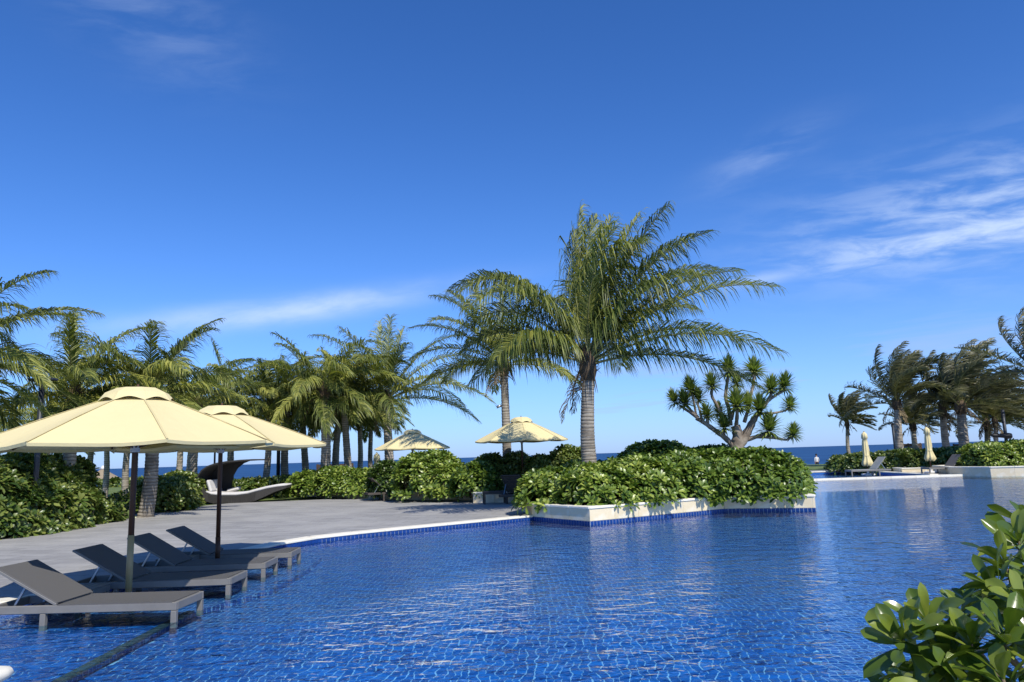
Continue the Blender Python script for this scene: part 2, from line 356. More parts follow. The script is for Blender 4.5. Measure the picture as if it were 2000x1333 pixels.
M_WATER = water_mat('pool_water', (.60, .88, 1.0), ((.35, (1, 1.2, 1), .02, -10), (1.9, (1, 1.4, 1), .028, 20), (4.6, (1, 1.4, 1), .020, 8), (11.0, (1, 1.4, 1), .0085, -14)), 1.34)

def sea_mat():
    m, t = new_mat('sea_water')
    o = N(t, 'ShaderNodeOutputMaterial'); b = N(t, 'ShaderNodeBsdfPrincipled'); t.links.new(b.outputs[0], o.inputs['Surface'])
    b.inputs['Roughness'].default_value = .55; b.inputs['Specular IOR Level'].default_value = .25; b.inputs['IOR'].default_value = 1.33
    tcn = N(t, 'ShaderNodeTexCoord'); mp = N(t, 'ShaderNodeMapping'); mp.inputs['Scale'].default_value = (.012, .05, 1)
    t.links.new(tcn.outputs['Object'], mp.inputs[0])
    n = N(t, 'ShaderNodeTexNoise'); n.inputs['Scale'].default_value = 1; n.inputs['Detail'].default_value = 8; t.links.new(mp.outputs[0], n.inputs['Vector'])
    mx = N(t, 'ShaderNodeMix', data_type='RGBA'); mx.inputs['A'].default_value = (.010, .045, .135, 1); mx.inputs['B'].default_value = (.022, .085, .20, 1)
    mr = N(t, 'ShaderNodeMapRange'); mr.inputs['From Min'].default_value = .35; mr.inputs['From Max'].default_value = .7
    t.links.new(n.outputs['Fac'], mr.inputs['Value']); t.links.new(mr.outputs[0], mx.inputs['Factor']); t.links.new(mx.outputs['Result'], b.inputs['Base Color'])
    bp = N(t, 'ShaderNodeBump'); bp.inputs['Strength'].default_value = .5; bp.inputs['Distance'].default_value = .3
    t.links.new(n.outputs['Fac'], bp.inputs['Height']); t.links.new(bp.outputs[0], b.inputs['Normal'])
    return m
M_SEA = sea_mat()
M_FOAM = mat('sea_foam', (.78, .80, .80), (.6, .68, .72), .8, .6)

def pool_floor_mat(cell, mort):
    m, t = new_mat('tiled_pool_floor')
    o = N(t, 'ShaderNodeOutputMaterial'); b = N(t, 'ShaderNodeBsdfPrincipled'); t.links.new(b.outputs[0], o.inputs['Surface'])
    b.inputs['Roughness'].default_value = .45
    tcn = N(t, 'ShaderNodeTexCoord')
    n = N(t, 'ShaderNodeTexNoise'); n.inputs['Scale'].default_value = 6.0; n.inputs['Detail'].default_value = 2
    t.links.new(tcn.outputs['Object'], n.inputs['Vector'])
    va = N(t, 'ShaderNodeVectorMath'); va.operation = 'MULTIPLY_ADD'; va.inputs[1].default_value = (.12, .14, 0)
    t.links.new(n.outputs['Color'], va.inputs[0]); t.links.new(tcn.outputs['Object'], va.inputs[2])
    br = N(t, 'ShaderNodeTexBrick'); br.offset = 0; br.inputs['Scale'].default_value = 1.0
    br.inputs['Brick Width'].default_value = cell; br.inputs['Row Height'].default_value = cell; br.inputs['Mortar Size'].default_value = mort
    br.inputs['Color1'].default_value = (.008, .118, .42, 1); br.inputs['Color2'].default_value = (.004, .064, .26, 1); br.inputs['Mortar'].default_value = (.33, .48, .68, 1)
    t.links.new(va.outputs[0], br.inputs['Vector']); t.links.new(br.outputs['Color'], b.inputs['Base Color'])
    return m
CELL = 0.075
M_PFLOOR = pool_floor_mat(CELL, .0048)

# ------------------------------------------------------------------ the setting: ground, deck, pool, sea
DECK_Z = 0.085
rng = random.Random(7)
edge_px = [(1043, 1009), (940, 1019), (800, 1032.5), (700, 1042.5), (620, 1051.5), (545, 1064), (430, 1091), (250, 1133), (60, 1175)]
edge = [G(x, y, DECK_Z) for x, y in edge_px]
edge += [Vector((edge[-1].x - 2.5, edge[-1].y - 1.2, 0)), Vector((-9.5, 4.3, 0))]
PA, PB, PC, PD = G(1040, 1016, 0), G(1153, 1026, 0), G(1415, 1000.5, 0), G(1594, 999, 0)
edge[0] = Vector((PA.x, PA.y, 0))
FAR = 35.6
pool_poly = [(p.x, p.y) for p in edge[::-1]] + [(PB.x, PB.y), (PC.x, PC.y), (PD.x, PD.y), (8.5, 24.5), (9.5, FAR), (21.2, FAR), (22.15, 34.5), (24.4, 33.5), (46, 33.3), (46, 3.9), (-9.5, 3.9)]
# drop the duplicate near left corner
pool_poly = pool_poly[:-1]
pool2 = [(10.2, 36.2), (19.9, 36.2), (20.4, 45), (10.2, 45)]
def sheet(name, outer, holes, z, m):
    loops = [[Vector((x, y, 0)) for x, y in outer]] + [[Vector((x, y, 0)) for x, y in h] for h in holes]
    flat = [p for l in loops for p in l]
    mb = MB(); mb.add([(p.x, p.y, z) for p in flat], [tuple(t) for t in tessellate_polygon(loops)])
    o = mb.build(name, m)
    for p in o.data.polygons:
        pass
    bm = bmesh.new(); bm.from_mesh(o.data)
    for f in bm.faces:
        f.normal_update()
        if f.normal.z < 0: f.normal_flip()
    bm.to_mesh(o.data); bm.free()
    return o
struct(sheet('lawn', [(-300, -60), (300, -60), (300, 66), (-300, 66)], [pool_poly, pool2], DECK_Z - .03, M_LAWN))
deck_outer = [(-11.5, -6), (34, -6), (48, 3), (48, 40), (27, 47.5), (8.2, 49.5), (8.2, 33.5), (-2, 31.8), (-11.5, 30.4), (-13.0, 26.5), (-14.5, 22.5), (-16, 18.5)]
struct(sheet('stone_deck', deck_outer, [pool_poly, pool2], DECK_Z, M_DECK))
b = MB(); ys = [66, 72, 80, 92, 110, 140]; zs = [DECK_Z - .03, -.5, -1.3, -1.75, -2.3, -4]
for i in range(len(ys) - 1): b.add([(-400, ys[i], zs[i]), (400, ys[i], zs[i]), (400, ys[i + 1], zs[i + 1]), (-400, ys[i + 1], zs[i + 1])], [(0, 1, 2, 3)])
struct(b.build('beach', M_SAND))
b = MB(); b.add([(-30000, 90, -1.9), (30000, 90, -1.9), (30000, 50000, -1.9), (-30000, 50000, -1.9)], [(0, 1, 2, 3)])
struct(b.build('sea', M_SEA))
b = MB(); rr = random.Random(3)                                   # breaking surf along the shore
for row, (yy, amp) in enumerate(((99, 1.2), (108, 1.6), (124, 2.0))):
    x = -120.0
    while x < 160:
        L = rr.uniform(10, 30); n = 12; top = []; bot = []
        for i in range(n + 1):
            u = i / n; e = math.sin(PI * u) ** .6; yc = yy + 2.5 * noise.noise((x + L * u, row * 9.1, 0)) + rr.uniform(-.2, .2)
            top.append((x + L * u, yc + amp * e, -1.82 + .16 * e)); bot.append((x + L * u, yc - amp * e * .6, -1.85))
        b.add(bot + top, [(i, i + 1, n + 2 + i, n + 1 + i) for i in range(n)])
        x += L + rr.uniform(3, 25)
o = b.build('surf', M_FOAM); o['kind'] = 'stuff'; tag(o, 'white surf breaking along the shore beyond the beach', 'surf')

# pool basin: walls and floor; shallow ledge at the left
FLOOR_Z = -0.13; LEDGE_Z = -0.06
basin = struct(bpy.data.objects.new('pool_basin', None)); COL.objects.link(basin)
def basin_walls(poly, z0, z1):
    mb = MB(); n = len(poly)
    for i in range(n):
        a, c = poly[i], poly[(i + 1) % n]
        mb.add([(a[0], a[1], z0), (c[0], c[1], z0), (c[0], c[1], z1), (a[0], a[1], z1)], [(0, 1, 2, 3)])
    return mb
basin_walls(pool_poly, FLOOR_Z, DECK_Z - .035).build('basin_wall', M_BWALL, basin)
basin_walls(pool2, FLOOR_Z, DECK_Z - .035).build('basin_wall', M_BWALL, basin)
b = MB(); b.add([(-14, 3.5, FLOOR_Z), (47, 3.5, FLOOR_Z), (47, 46, FLOOR_Z), (-14, 46, FLOOR_Z)], [(0, 1, 2, 3)])
b.build('pool_floor', M_PFLOOR, basin)
# ledge under the loungers, its outer rim a dark strip
e1, e2 = G(372, 1197, LEDGE_Z), G(95, 1345, LEDGE_Z)
ledge_rim = [Vector((-3.5, 13.6, 0)), Vector((-3.34, 12.2, 0)), Vector((-3.3, 10.3, 0)), Vector((e1.x, e1.y, 0)), Vector((e2.x, e2.y, 0)), Vector((-4.1, 3.9, 0))]
ledge = [(p.x, p.y) for p in ledge_rim] + [(-9.5, 3.9), (-9.5, 4.4)] + [(edge[k].x - .02, edge[k].y + .02) for k in (9, 8, 7, 6, 5, 4)]
b = MB(); b.prism(ledge, FLOOR_Z + .004, LEDGE_Z); b.build('ledge', M_PFLOOR, basin)
M_RIM = mat('dark_ledge_rim', (.10, .115, .10), (.05, .065, .075), .6, 6.0)
b = MB()
for i in range(3, len(ledge_rim) - 1):
    p, q = ledge_rim[i], ledge_rim[i + 1]
    b.bar((p.x, p.y, LEDGE_Z + .012), (q.x, q.y, LEDGE_Z + .012), .09, .02)
b.build('ledge_rim', M_RIM, basin)
# floor tiles near enough to be told apart: wobbling joints as seen through the moving water
def inside(poly, x, y):
    c = False; n = len(poly)
    for i in range(n):
        (x1, y1), (x2, y2) = poly[i], poly[(i + 1) % n]
        if (y1 > y) != (y2 > y) and x < (x2 - x1) * (y - y1) / (y2 - y1) + x1: c = not c
    return c
def wob(x, y):
    return (x + .060 * noise.noise((x * 5.3, y * 5.3, 1.7)) + .022 * noise.noise((x * 15, y * 15, 4.1)), y + .070 * noise.noise((x * 5.3, y * 5.3, 8.3)) + .026 * noise.noise((x * 15, y * 15, 2.2)))
rt = R(-4); ct, st_ = math.cos(rt), math.sin(rt)
tiles = []
for j in range(50, 125):
    for i in range(-80, 90):
        x, y = ct * i * CELL - st_ * j * CELL, st_ * i * CELL + ct * j * CELL
        if y < 4.7 or y > 8.4 or x < -.72 * y or x > .30 * y + .5: continue
        if not inside(pool_poly, x, y): continue
        tiles.append((x, y, LEDGE_Z if inside(ledge, x, y) else FLOOR_Z, i, j))
tiles.sort(key=lambda q: q[0] ** 2 * .3 + q[1] ** 2 + (9 if q[2] > -.2 or q[1] < 5.05 else 0))
joined = MB(); hw = CELL / 2 - .0052; bed = MB()
ring = [(-1, -1), (0, -1), (1, -1), (1, 0), (1, 1), (0, 1), (-1, 1), (-1, 0)]
for k, (x, y, z, i, j) in enumerate(tiles):
    tp = []
    for a, c in ring:
        lx, ly = i * CELL + a * hw, j * CELL + c * hw
        tp.append(wob(ct * lx - st_ * ly, st_ * lx + ct * ly))
    bed.add([(ct * (i + a) * CELL - st_ * (j + c) * CELL, st_ * (i + a) * CELL + ct * (j + c) * CELL, z + .0022) for a, c in ((-.5, -.5), (.5, -.5), (.5, .5), (-.5, .5))], [(0, 1, 2, 3)])
    n = len(tp); vs = [(p[0], p[1], z + .006) for p in tp] + [(p[0], p[1], z + .0026) for p in tp]
    fs = [tuple(range(n))] + [(q, n + q, n + (q + 1) % n, (q + 1) % n) for q in range(n)]
    if k < 300:
        t = MB(); t.add([(p[0] - x, p[1] - y, p[2] - z) for p in vs], fs)
        link('pool_tile', t.mesh('pool_tile', M_PTILE), basin, (x, y, z))
    else: joined.add(vs, fs)
o = joined.build('pool_tiles', M_PTILE, basin); o['kind'] = 'stuff'
o = bed.build('grout_bed', M_PGROUT, basin); o['kind'] = 'stuff'
# the water itself: one sheet per pool, a few centimetres below the deck
struct(sheet('pool_water', pool_poly, [], 0.0, M_WATER))
struct(sheet('pool_water', pool2, [], -.04, M_WATER))

# white coping stones and the strip of mosaic below them
def along(poly):
    out = []; 
    for i in range(len(poly) - 1):
        a, c = Vector((poly[i][0], poly[i][1], 0)), Vector((poly[i + 1][0], poly[i + 1][1], 0)); out.append((a, c, (c - a).length))
    return out
def stones(poly, step, width, z, thick, m, name, parent, side=1, over=.02):
    for a, c, L in along(poly):
        if L < .05: continue
        k = max(1, round(L / step)); d = (c - a).normalized(); nrm = Vector((-d.y, d.x, 0)) * side
        mb = MB(); mb.box((0, 0, 0), (L / k - .006, width, thick), None, 0, .008); me = mb.mesh(name, m)
        for i in range(k):
            p = a + d * (L * (i + .5) / k) + nrm * (width / 2 - over)
            ob = link(name, me, parent, (p.x, p.y, z)); ob.rotation_euler = (0, 0, math.atan2(d.y, d.x))
def mosaic(poly, z0, z1, name, parent, side=-1, cell=.095, proud=.012):
    mb = MB()
    for a, c, L in along(poly):
        if L < .05: continue
        k = max(1, round(L / cell)); d = (c - a).normalized(); nrm = Vector((-d.y, d.x, 0)) * side; rot = Matrix.Rotation(math.atan2(d.y, d.x), 3, 'Z')
        p = (a + c) / 2 + nrm * (proud * .3)
        mb.box((p.x, p.y, (z0 + z1) / 2), (L, .008, z1 - z0 - .002), rot, 1)
        for i in range(k):
            p = a + d * (L * (i + .5) / k) + nrm * proud
            mb.box((p.x, p.y, (z0 + z1) / 2 + .002), (L / k - .012, .012, z1 - z0 - .012), rot, 0)
    o = mb.build(name, [M_TILE, M_GROUT], parent); o['kind'] = 'stuff'; return o
coping = struct(bpy.data.objects.new('pool_coping', None)); COL.objects.link(coping)
pe = [(p.x, p.y) for p in edge]
stones(pe, .8, .32, DECK_Z + .008, .045, M_COPE, 'coping_stone', coping, side=-1, over=.03)
mosaic(pe, -.02, DECK_Z - .014, 'waterline_mosaic', coping, side=1)
farline = [(9.5, FAR), (21.2, FAR)]
stones(farline, 1.2, .20, .043, .10, M_COPE, 'coping_stone', coping, side=1, over=.05)
stones([(19.9, 36.2), (20.4, 45), (10.2, 45)], 1.2, .4, DECK_Z + .008, .05, M_COPE, 'coping_stone', coping, side=-1, over=.03)

# ------------------------------------------------------------------ planters
def planter(label, poly, z0, h, mos=None, step=.75, name='stone_planter', vis=None, z_wall=None):
    """poly counter-clockwise; vis = indices of edges that can be seen and are split into slabs"""
    c = Vector((sum(p[0] for p in poly) / len(poly), sum(p[1] for p in poly) / len(poly), z0))
    root = thing(name, label, 'planter', c)
    loc = [(p[0] - c.x, p[1] - c.y) for p in poly]; n = len(loc)
    inset = []
    for i in range(n):
        a, b_, d_ = Vector(loc[i - 1]), Vector(loc[i]), Vector(loc[(i + 1) % n])
        n1 = Vector((-(b_ - a).y, (b_ - a).x)).normalized(); n2 = Vector((-(d_ - b_).y, (d_ - b_).x)).normalized()
        q = (n1 + n2).normalized(); inset.append(b_ + q * (.05 / max(.4, q.dot(n1))))
    mb = MB(); mb.prism([(p.x, p.y) for p in inset], -.3 if mos else 0, h - .075); mb.build('soil', M_SOIL, root)
    zb = .085 if mos else 0.0
    for i in range(n):
        a, b_ = Vector((*loc[i], 0)), Vector((*loc[(i + 1) % n], 0)); L = (b_ - a).length
        d = (b_ - a).normalized(); nin = Vector((-d.y, d.x, 0)); k = max(1, round(L / step)) if (vis is None or i in vis) else 1
        ang = math.atan2(d.y, d.x)
        hh = h - .06 - zb
        m1_ = MB(); m1_.box((0, 0, 0), (L / k - .004, .06, hh - .002), None, 0, .003); me1 = m1_.mesh('cladding_slab', M_STONE)
        m2_ = MB(); m2_.box((0, 0, 0), (L / k - .004, .26, .06), None, 0, .014); me2 = m2_.mesh('coping_stone', M_COPE)
        for j in range(k):
            p = a + d * (L * (j + .5) / k)
            s = link('cladding_slab', me1, root, (p.x + nin.x * .03, p.y + nin.y * .03, zb + hh / 2)); s.rotation_euler = (0, 0, ang)
            s = link('coping_stone', me2, root, (p.x + nin.x * .105, p.y + nin.y * .105, h - .03)); s.rotation_euler = (0, 0, ang)
        if mos and i in mos:
            mosaic([(a.x, a.y), (b_.x, b_.y)], -.06, zb - .003, 'waterline_mosaic', root, side=-1, proud=.006)
    return root
planter('long cream stone planter jutting into the pool, holding the largest hedge', [(PA.x, PA.y), (PB.x, PB.y), (PC.x, PC.y), (PD.x, PD.y), (8.3, 24.0), (1.3, 24.5), (PA.x - .25, PA.y + 2.2)], 0.0, .41, mos=(0, 1, 2, 3), vis=(0, 1, 2, 3, 6))
def back_planter(label, x0, x1, ybase0, ybase1, depth, h):
    a, c = G(x0, ybase0, DECK_Z), G(x1, ybase1, DECK_Z)
    planter(label, [(a.x, a.y), (c.x, c.y), (c.x + .2, c.y + depth), (a.x + .2, a.y + depth)], DECK_Z, h, vis=(0, 3))
    return a, c
BP1 = back_planter('low cream planter beside the wicker daybed, under palm trunks', 597, 732, 970.5, 974.5, 2.4, .28)
BP2 = back_planter('low cream planter behind the deck lounger with raised back', 752, 922, 976.5, 977.5, 2.6, .32)
BP3 = back_planter('low cream planter behind the small deck table, left of main planter', 924, 1052, 983, 981, 2.2, .36)
planter('angled pale planter at the far right rim of the pool', [(20.85, 36.2), (21.6, 34.3), (24.2, 33.25), (31, 33.0), (31, 39), (21.6, 39)], -.05, .50, vis=(0, 1, 2), step=1.1)
planter('low grey planter behind the far white loungers across the pool', [(20.6, 40.2), (26.5, 38.6), (26.9, 40.2), (21, 42.2)], DECK_Z, .24, vis=(0,), step=1.2)

# ------------------------------------------------------------------ umbrellas
def umbrella(label, loc, R_=1.62, rim=1.9, peak=2.6, rot=0.0, kind='deck', pole_r=.034, brass=False):
    root = thing('parasol', label, 'parasol', loc, rot, 'open yellow parasols')
    ns = 8; rv = .40 * R_ / 1.62; zv = rim + (peak - rim) * .79; zt = zv
    def rib_z(t): return zv + (rim - zv) * (t ** 1.06)
    for s in range(ns):                           # canopy panels, slightly hollow between the ribs
        mb = MB(); g = []; nu, nv = 6, 7
        for v in range(nv + 1):
            t = v / nv; rad = rv * .75 + (R_ - rv * .75) * t; row = []
            for u in range(nu + 1):
                a = 2 * PI * (s + u / nu) / ns
                a0, a1 = 2 * PI * s / ns, 2 * PI * (s + 1) / ns
                px = (math.cos(a0) * (1 - u / nu) + math.cos(a1) * u / nu) * rad; py = (math.sin(a0) * (1 - u / nu) + math.sin(a1) * u / nu) * rad
                sag = math.sin(PI * u / nu)
                row.append((px * (1 - .02 * sag * t), py * (1 - .02 * sag * t), rib_z(t) - .060 * sag * t + .030 * sag * t * t + (.006 * math.sin(u * 5.1 + s * 1.7) * t ** 3)))
            g.append(row)
        vs = [p for r_ in g for p in r_]; w_ = nu + 1
        mb.add(vs, [(v * w_ + u, v * w_ + u + 1, (v + 1) * w_ + u + 1, (v + 1) * w_ + u) for v in range(nv) for u in range(nu)])
        last = g[-1]; k = len(mb.v)
        mb.add(last + [(p[0] * .995, p[1] * .995, p[2] - .035) for p in last], [(u, u + 1, w_ + u + 1, w_ + u) for u in range(nu)])
        mb.build('canopy_panel', M_FABRIC, root, smooth=False)
    mb = MB(); nu = 96; prof = [(.02, peak), (rv * .55, peak - .012), (rv * .86, peak - .075), (rv * 1.04, zt - .035)]
    vs = []
    for k, (r_, z) in enumerate(prof):
        for u in range(nu):
            a = 2 * PI * u / nu; sc = 1.0; dz = 0
            fr = (u % 12) / 12
            r2 = r_ * (math.cos(PI / 8) / math.cos(((a) % (PI / 4)) - PI / 8)) if k else r_
            if k == 3: dz = .042 * math.sin(PI * fr) ** 1.2
            vs.append((r2 * math.cos(a), r2 * math.sin(a), z + dz))
    mb.add(vs, [(k * nu + u, k * nu + (u + 1) % nu, (k + 1) * nu + (u + 1) % nu, (k + 1) * nu + u) for k in range(3) for u in range(nu)] + [tuple(range(nu))])
    mb.build('vent_cap', M_FABRIC, root)
    ptop = rim - .02
    mb = MB(); mb.tube([(0, 0, .55), (0, 0, ptop - .02), (0, 0, peak - .05)], [pole_r, pole_r, pole_r * .8], 12); mb.build('pole', M_TEAK, root, True)
    mb = MB(); mb.tube([(0, 0, .17), (0, 0, .86 if brass else .56)], pole_r * 1.12, 14); mb.build('pole_sleeve', M_BRASS if brass else M_TEAK, root, True)
    mb = MB(); mb.tube([(0, 0, rim - .10), (0, 0, rim + .01)], .055, 12); mb.build('runner_hub', M_CUSHION, root, True)
    mb = MB(); mb.tube([(0, 0, peak - .01), (0, 0, peak + .04)], [.02, .012], 8); mb.build('finial', M_TEAK, root, True)
    for s in range(ns):
        a = 2 * PI * s / ns; c_, s_ = math.cos(a), math.sin(a)
        rb = MB(); q = lambda t, dz=-.02: ((rv * .75 + (R_ - rv * .75) * t) * c_, (rv * .75 + (R_ - rv * .75) * t) * s_, rib_z(t) + dz)
        rb.bar((.03 * c_, .03 * s_, zv + .06), q(0), .02, .025); rb.bar(q(0), q(.5), .02, .025); rb.bar(q(.5), q(.985), .02, .025); r_ob = rb.build('rib', M_TEAK, root)
        se = MB(); sr = q(0, .012); se.bar(sr, q(.5, .010), .022, .006); se.bar(q(.5, .010), q(1.0, .006), .022, .006); se.build('seam_tape', M_SEAM, root)
        sb = MB(); sb.bar((.045 * c_, .045 * s_, rim - .04), q(.45, -.03), .014, .02); sb.build('strut', M_TEAK, r_ob)
    # stand
    mb = MB(); mb.tube([(0, 0, .05), (0, 0, .20)], [.05, .04], 12); mb.build('steel_socket', M_STEEL, root, True)
    mb = MB(); mb.box((0, 0, .03), (.46, .46, .06), None, 0, .02)
    for k in range(4):
        a = k * PI / 2 + .4; mb.box((.13 * math.cos(a), .13 * math.sin(a), .10), (.10, .10, .12), Matrix.Rotation(a, 3, 'Z'), 0, .015)
    mb.build('base', M_BLACK if kind == 'pool' else M_LFRAME, root)
    return root
umbrella('large yellow parasol nearest the camera, over the front pool loungers', (-4.68, 9.18, LEDGE_Z), 1.71, 1.95, 2.65, R(-8), 'pool', brass=True)
umbrella('second yellow parasol over the pool loungers, partly behind the nearest one', (-4.66, 11.80, LEDGE_Z), 1.66, 1.95, 2.60, R(2), 'pool')
p3 = A(806, 890, 30.2); umbrella('yellow parasol half hidden behind the tall round shrub on the deck', (p3.x, 30.2, DECK_Z - .03), 1.52, 1.98, 2.74, R(12))
p4 = A(1020, 890, 26.2); umbrella('yellow parasol crossed by frond shadows, left of the tallest palm', (p4.x, 26.2, DECK_Z - .03), 1.64, 2.08, 2.9, R(5))
def closed_umbrella(label, loc, h=2.35, lean=0):
    root = thing('closed_parasol', label, 'parasol', loc, 0, 'furled yellow parasols')
    mb = MB(); mb.tube([(0, 0, .1), (0, 0, h)], .03, 10); mb.build('pole', M_TEAK, root, True)
    mb = MB(); n = 40; prof = [(.02, h - .02), (.13, h - .14), (.15, h - .36), (.10, h - .38), (.12, h - .55), (.15, h - .95), (.13, h - 1.2), (.22, h - 1.5), (.25, h - 1.62), (.17, h - 1.72)]
    rr = random.Random(int(loc[0] * 10)); vs = []
    for k, (r_, z) in enumerate(prof):
        for u in range(n):
            a = 2 * PI * u / n; f_ = 1 + (.16 * math.cos(8 * a + k * .25) + .08 * math.cos(5 * a + k)) * min(1, k / 3); vs.append((r_ * f_ * math.cos(a), r_ * f_ * math.sin(a), z + .03 * math.cos(8 * a) * (k == 9)))
    mb.add(vs, [(k * n + u, k * n + (u + 1) % n, (k + 1) * n + (u + 1) % n, (k + 1) * n + u) for k in range(len(prof) - 1) for u in range(n)] + [tuple(range(n))])
    mb.build('furled_canopy', M_FABRIC, root, True)
    mb = MB(); mb.tube([(0, 0, h - 1.18), (0, 0, h - 1.24)], .15, 14); mb.build('tie_band', M_FABRIC, root, True)
    mb = MB(); mb.box((0, 0, .05), (.5, .5, .1), None, 0, .03); mb.tube([(0, 0, .1), (0, 0, .28)], .05, 10); mb.build('base', M_WHITE, root)
    return root
cu = A(1695, 920, 37.6); closed_umbrella('furled pale yellow parasol beside the far white lounger', (cu.x, 37.6, DECK_Z), 2.20)
cu = A(1819, 920, 38.0); closed_umbrella('furled yellow parasol before the dark hedge near the far right planter', (cu.x, 38.0, DECK_Z), 2.35)
cu = A(736, 920, 33.5); closed_umbrella('furled yellow parasol peeking over the hedge behind the palm trunks', (cu.x, 33.5, DECK_Z - .03), 1.9)

# ------------------------------------------------------------------ loungers: +x is the foot end, origin at the foot end on the floor
def lounger(name, label, loc, rz, top=.40, back=29, group='loungers standing in the pool', slats=False, mats=None):
    MF, MS = mats or (M_LFRAME, M_SLING)
    root = thing(name, label, 'lounger', loc, rz, group); Lf, W = 2.02, .66; hinge = -1.28
    fr = MB()
    for s in (-1, 1): fr.box((-Lf / 2, s * (W / 2 - .02), top - .045), (Lf, .04, .085), None, 0, .008)
    for x in (-.02, -Lf + .02): fr.box((x, 0, top - .045), (.04, W - .085, .085), None, 0, .006)
    fr.box((hinge, 0, top - .06), (.03, W - .085, .04), None, 0, .004)
    fr.build('frame', MF, root)
    for x in (-.03, -1.42):
        for s in (-1, 1):
            l = MB(); l.box((0, 0, 0), (.06, .055, top - .088), None, 0, .006); link('leg', l.mesh('leg', MF), root, (x, s * (W / 2 - .028), (top - .088) / 2))
    if slats:
        k = 11
        sm = MB(); sm.box((0, 0, 0), (.095, W - .09, .022), None, 0, .004); me = sm.mesh('slat', MF)
        for i in range(k): link('slat', me, root, (hinge + .06 + i * (-hinge - .12) / (k - 1), 0, top + .010))
    else:
        sg = MB(); n = 14; vs = []
        for i in range(n + 1):
            x = hinge + .01 + (-hinge - .055) * i / n
            for j in range(5):
                y = (j / 4 - .5) * (W - .004); sag = .010 * math.sin(PI * j / 4) * math.sin(PI * i / n); vs.append((x, y, top + .003 - sag))
        k0 = len(vs); vs += [(p[0], p[1], p[2] - .012) for p in vs]
        fs = [(i * 5 + j, i * 5 + j + 1, i * 5 + 6 + j, i * 5 + 5 + j) for i in range(n) for j in range(4)]
        fs += [tuple(k0 + q for q in f)[::-1] for f in fs]
        border = [i * 5 for i in range(n + 1)] + [n * 5 + j for j in range(1, 5)] + [i * 5 + 4 for i in range(n - 1, -1, -1)] + [3, 2, 1]
        fs += [(border[i], border[(i + 1) % len(border)], k0 + border[(i + 1) % len(border)], k0 + border[i]) for i in range(len(border))]
        sg.add(vs, fs); sg.build('seat', MS, root)
    a = R(back); LB = .78; ca, sa = math.cos(a), math.sin(a)
    bk = bpy.data.objects.new('backrest', None)
    mb = MB(); rot = Matrix.Rotation(a, 3, 'Y')
    def bp(u, dz=0.0): return Vector((hinge - u * ca - dz * sa * -1 * 0, 0, top + u * sa + dz))
    for s in (-1, 1): mb.bar(bp(0) + Vector((0, s * (W / 2 - .02), 0)), bp(LB) + Vector((0, s * (W / 2 - .02), 0)), .035, .028, 0, .004)
    mb.bar(bp(LB) + Vector((0, -W / 2, 0)), bp(LB) + Vector((0, W / 2, 0)), .03, .028, 0, .004)
    bo = mb.build('backrest', MF, root)
    if slats:
        for i in range(8):
            u = .05 + i * (LB - .1) / 7; sm = MB(); sm.bar(bp(u, .02) + Vector((0, -W / 2 + .03, 0)), bp(u, .02) + Vector((0, W / 2 - .03, 0)), .075, .02, 0, .003, up=(sa, 0, ca)); sm.build('slat', MF, bo)
    else:
        sm = MB(); c_ = bp(LB / 2); sm.box((c_.x + sa * .018, 0, c_.z + ca * .018), (LB - .01, W - .01, .012), rot, 0, .003); sm.build('sling', MS, bo)
    for s in (-1, 1):
        st = MB(); q = bp(LB * .55) + Vector((0, s * (W / 2 - .07), -.02)); st.bar(q, (hinge - .52, s * (W / 2 - .07), top - .07), .016, .022); st.build('back_strut', M_STEEL, root)
    tb = MB(); tb.bar((hinge - .52, -W / 2 + .05, top - .075), (hinge - .52, W / 2 - .05, top - .075), .03, .02); tb.build('strut_rail', MF, root)
    return root
for (y, x, rz, bk, lb) in ((8.36, -3.58, -1.5, 29, 'grey sling lounger nearest the camera, fully in the sun'), (9.90, -3.62, 1.5, 30, 'second pool lounger, its sunlit foot beside the nearest parasol pole'), (11.25, -3.64, 2.0, 31, 'third pool lounger, wholly in parasol shade'), (12.42, -3.62, 3.0, 31, 'farthest pool lounger from the camera, its foot tip in the sun')):
    lounger('pool_lounger', lb, (x, y, LEDGE_Z), R(rz), .265, bk)
def table(label, loc, rz, W=.52, D=.46, h=.37, m=None, slats=False):
    m = m or M_LFRAME; root = thing('side_table', label, 'table', loc, rz)
    mb = MB()
    for s in (-1, 1):
        mb.box((0, s * (D / 2 - .02), h - .05), (W, .04, .07), None, 0, .006); mb.box((s * (W / 2 - .02), 0, h - .05), (.04, D - .085, .07), None, 0, .006)
    mb.build('apron', m, root)
    mb = MB(); mb.box((0, 0, 0), (W / 6 - .006, D, .018), None, 0, .003); me = mb.mesh('top_slat', m)
    for i in range(6): link('top_slat', me, root, (-W / 2 + W * (i + .5) / 6, 0, h - .005))
    mb = MB(); mb.box((0, 0, 0), (.05, .05, h - .09), None, 0, .005); me = mb.mesh('leg', m)
    for sx in (-1, 1):
        for sy in (-1, 1): link('leg', me, root, (sx * (W / 2 - .027), sy * (D / 2 - .027), (h - .09) / 2))
    return root
table('low grey side table between the two nearest pool loungers', (-5.28, 9.18, LEDGE_Z), R(2), h=.27)
table('low grey side table between the two farthest pool loungers', (-5.28, 11.84, LEDGE_Z), R(3), h=.27)
M_DKF = mat('weathered_dark_timber', (.085, .072, .060), (.060, .050, .042), .8, 5.0, (.3, 2, 2))
ld = G(790, 977.5, DECK_Z); lounger('deck_lounger', 'dark slatted lounger with raised back before the round shrub', (ld.x + .42, ld.y + .72, DECK_Z), R(24), .33, 42, 'timber loungers on the deck', True, (M_DKF, M_DKF))
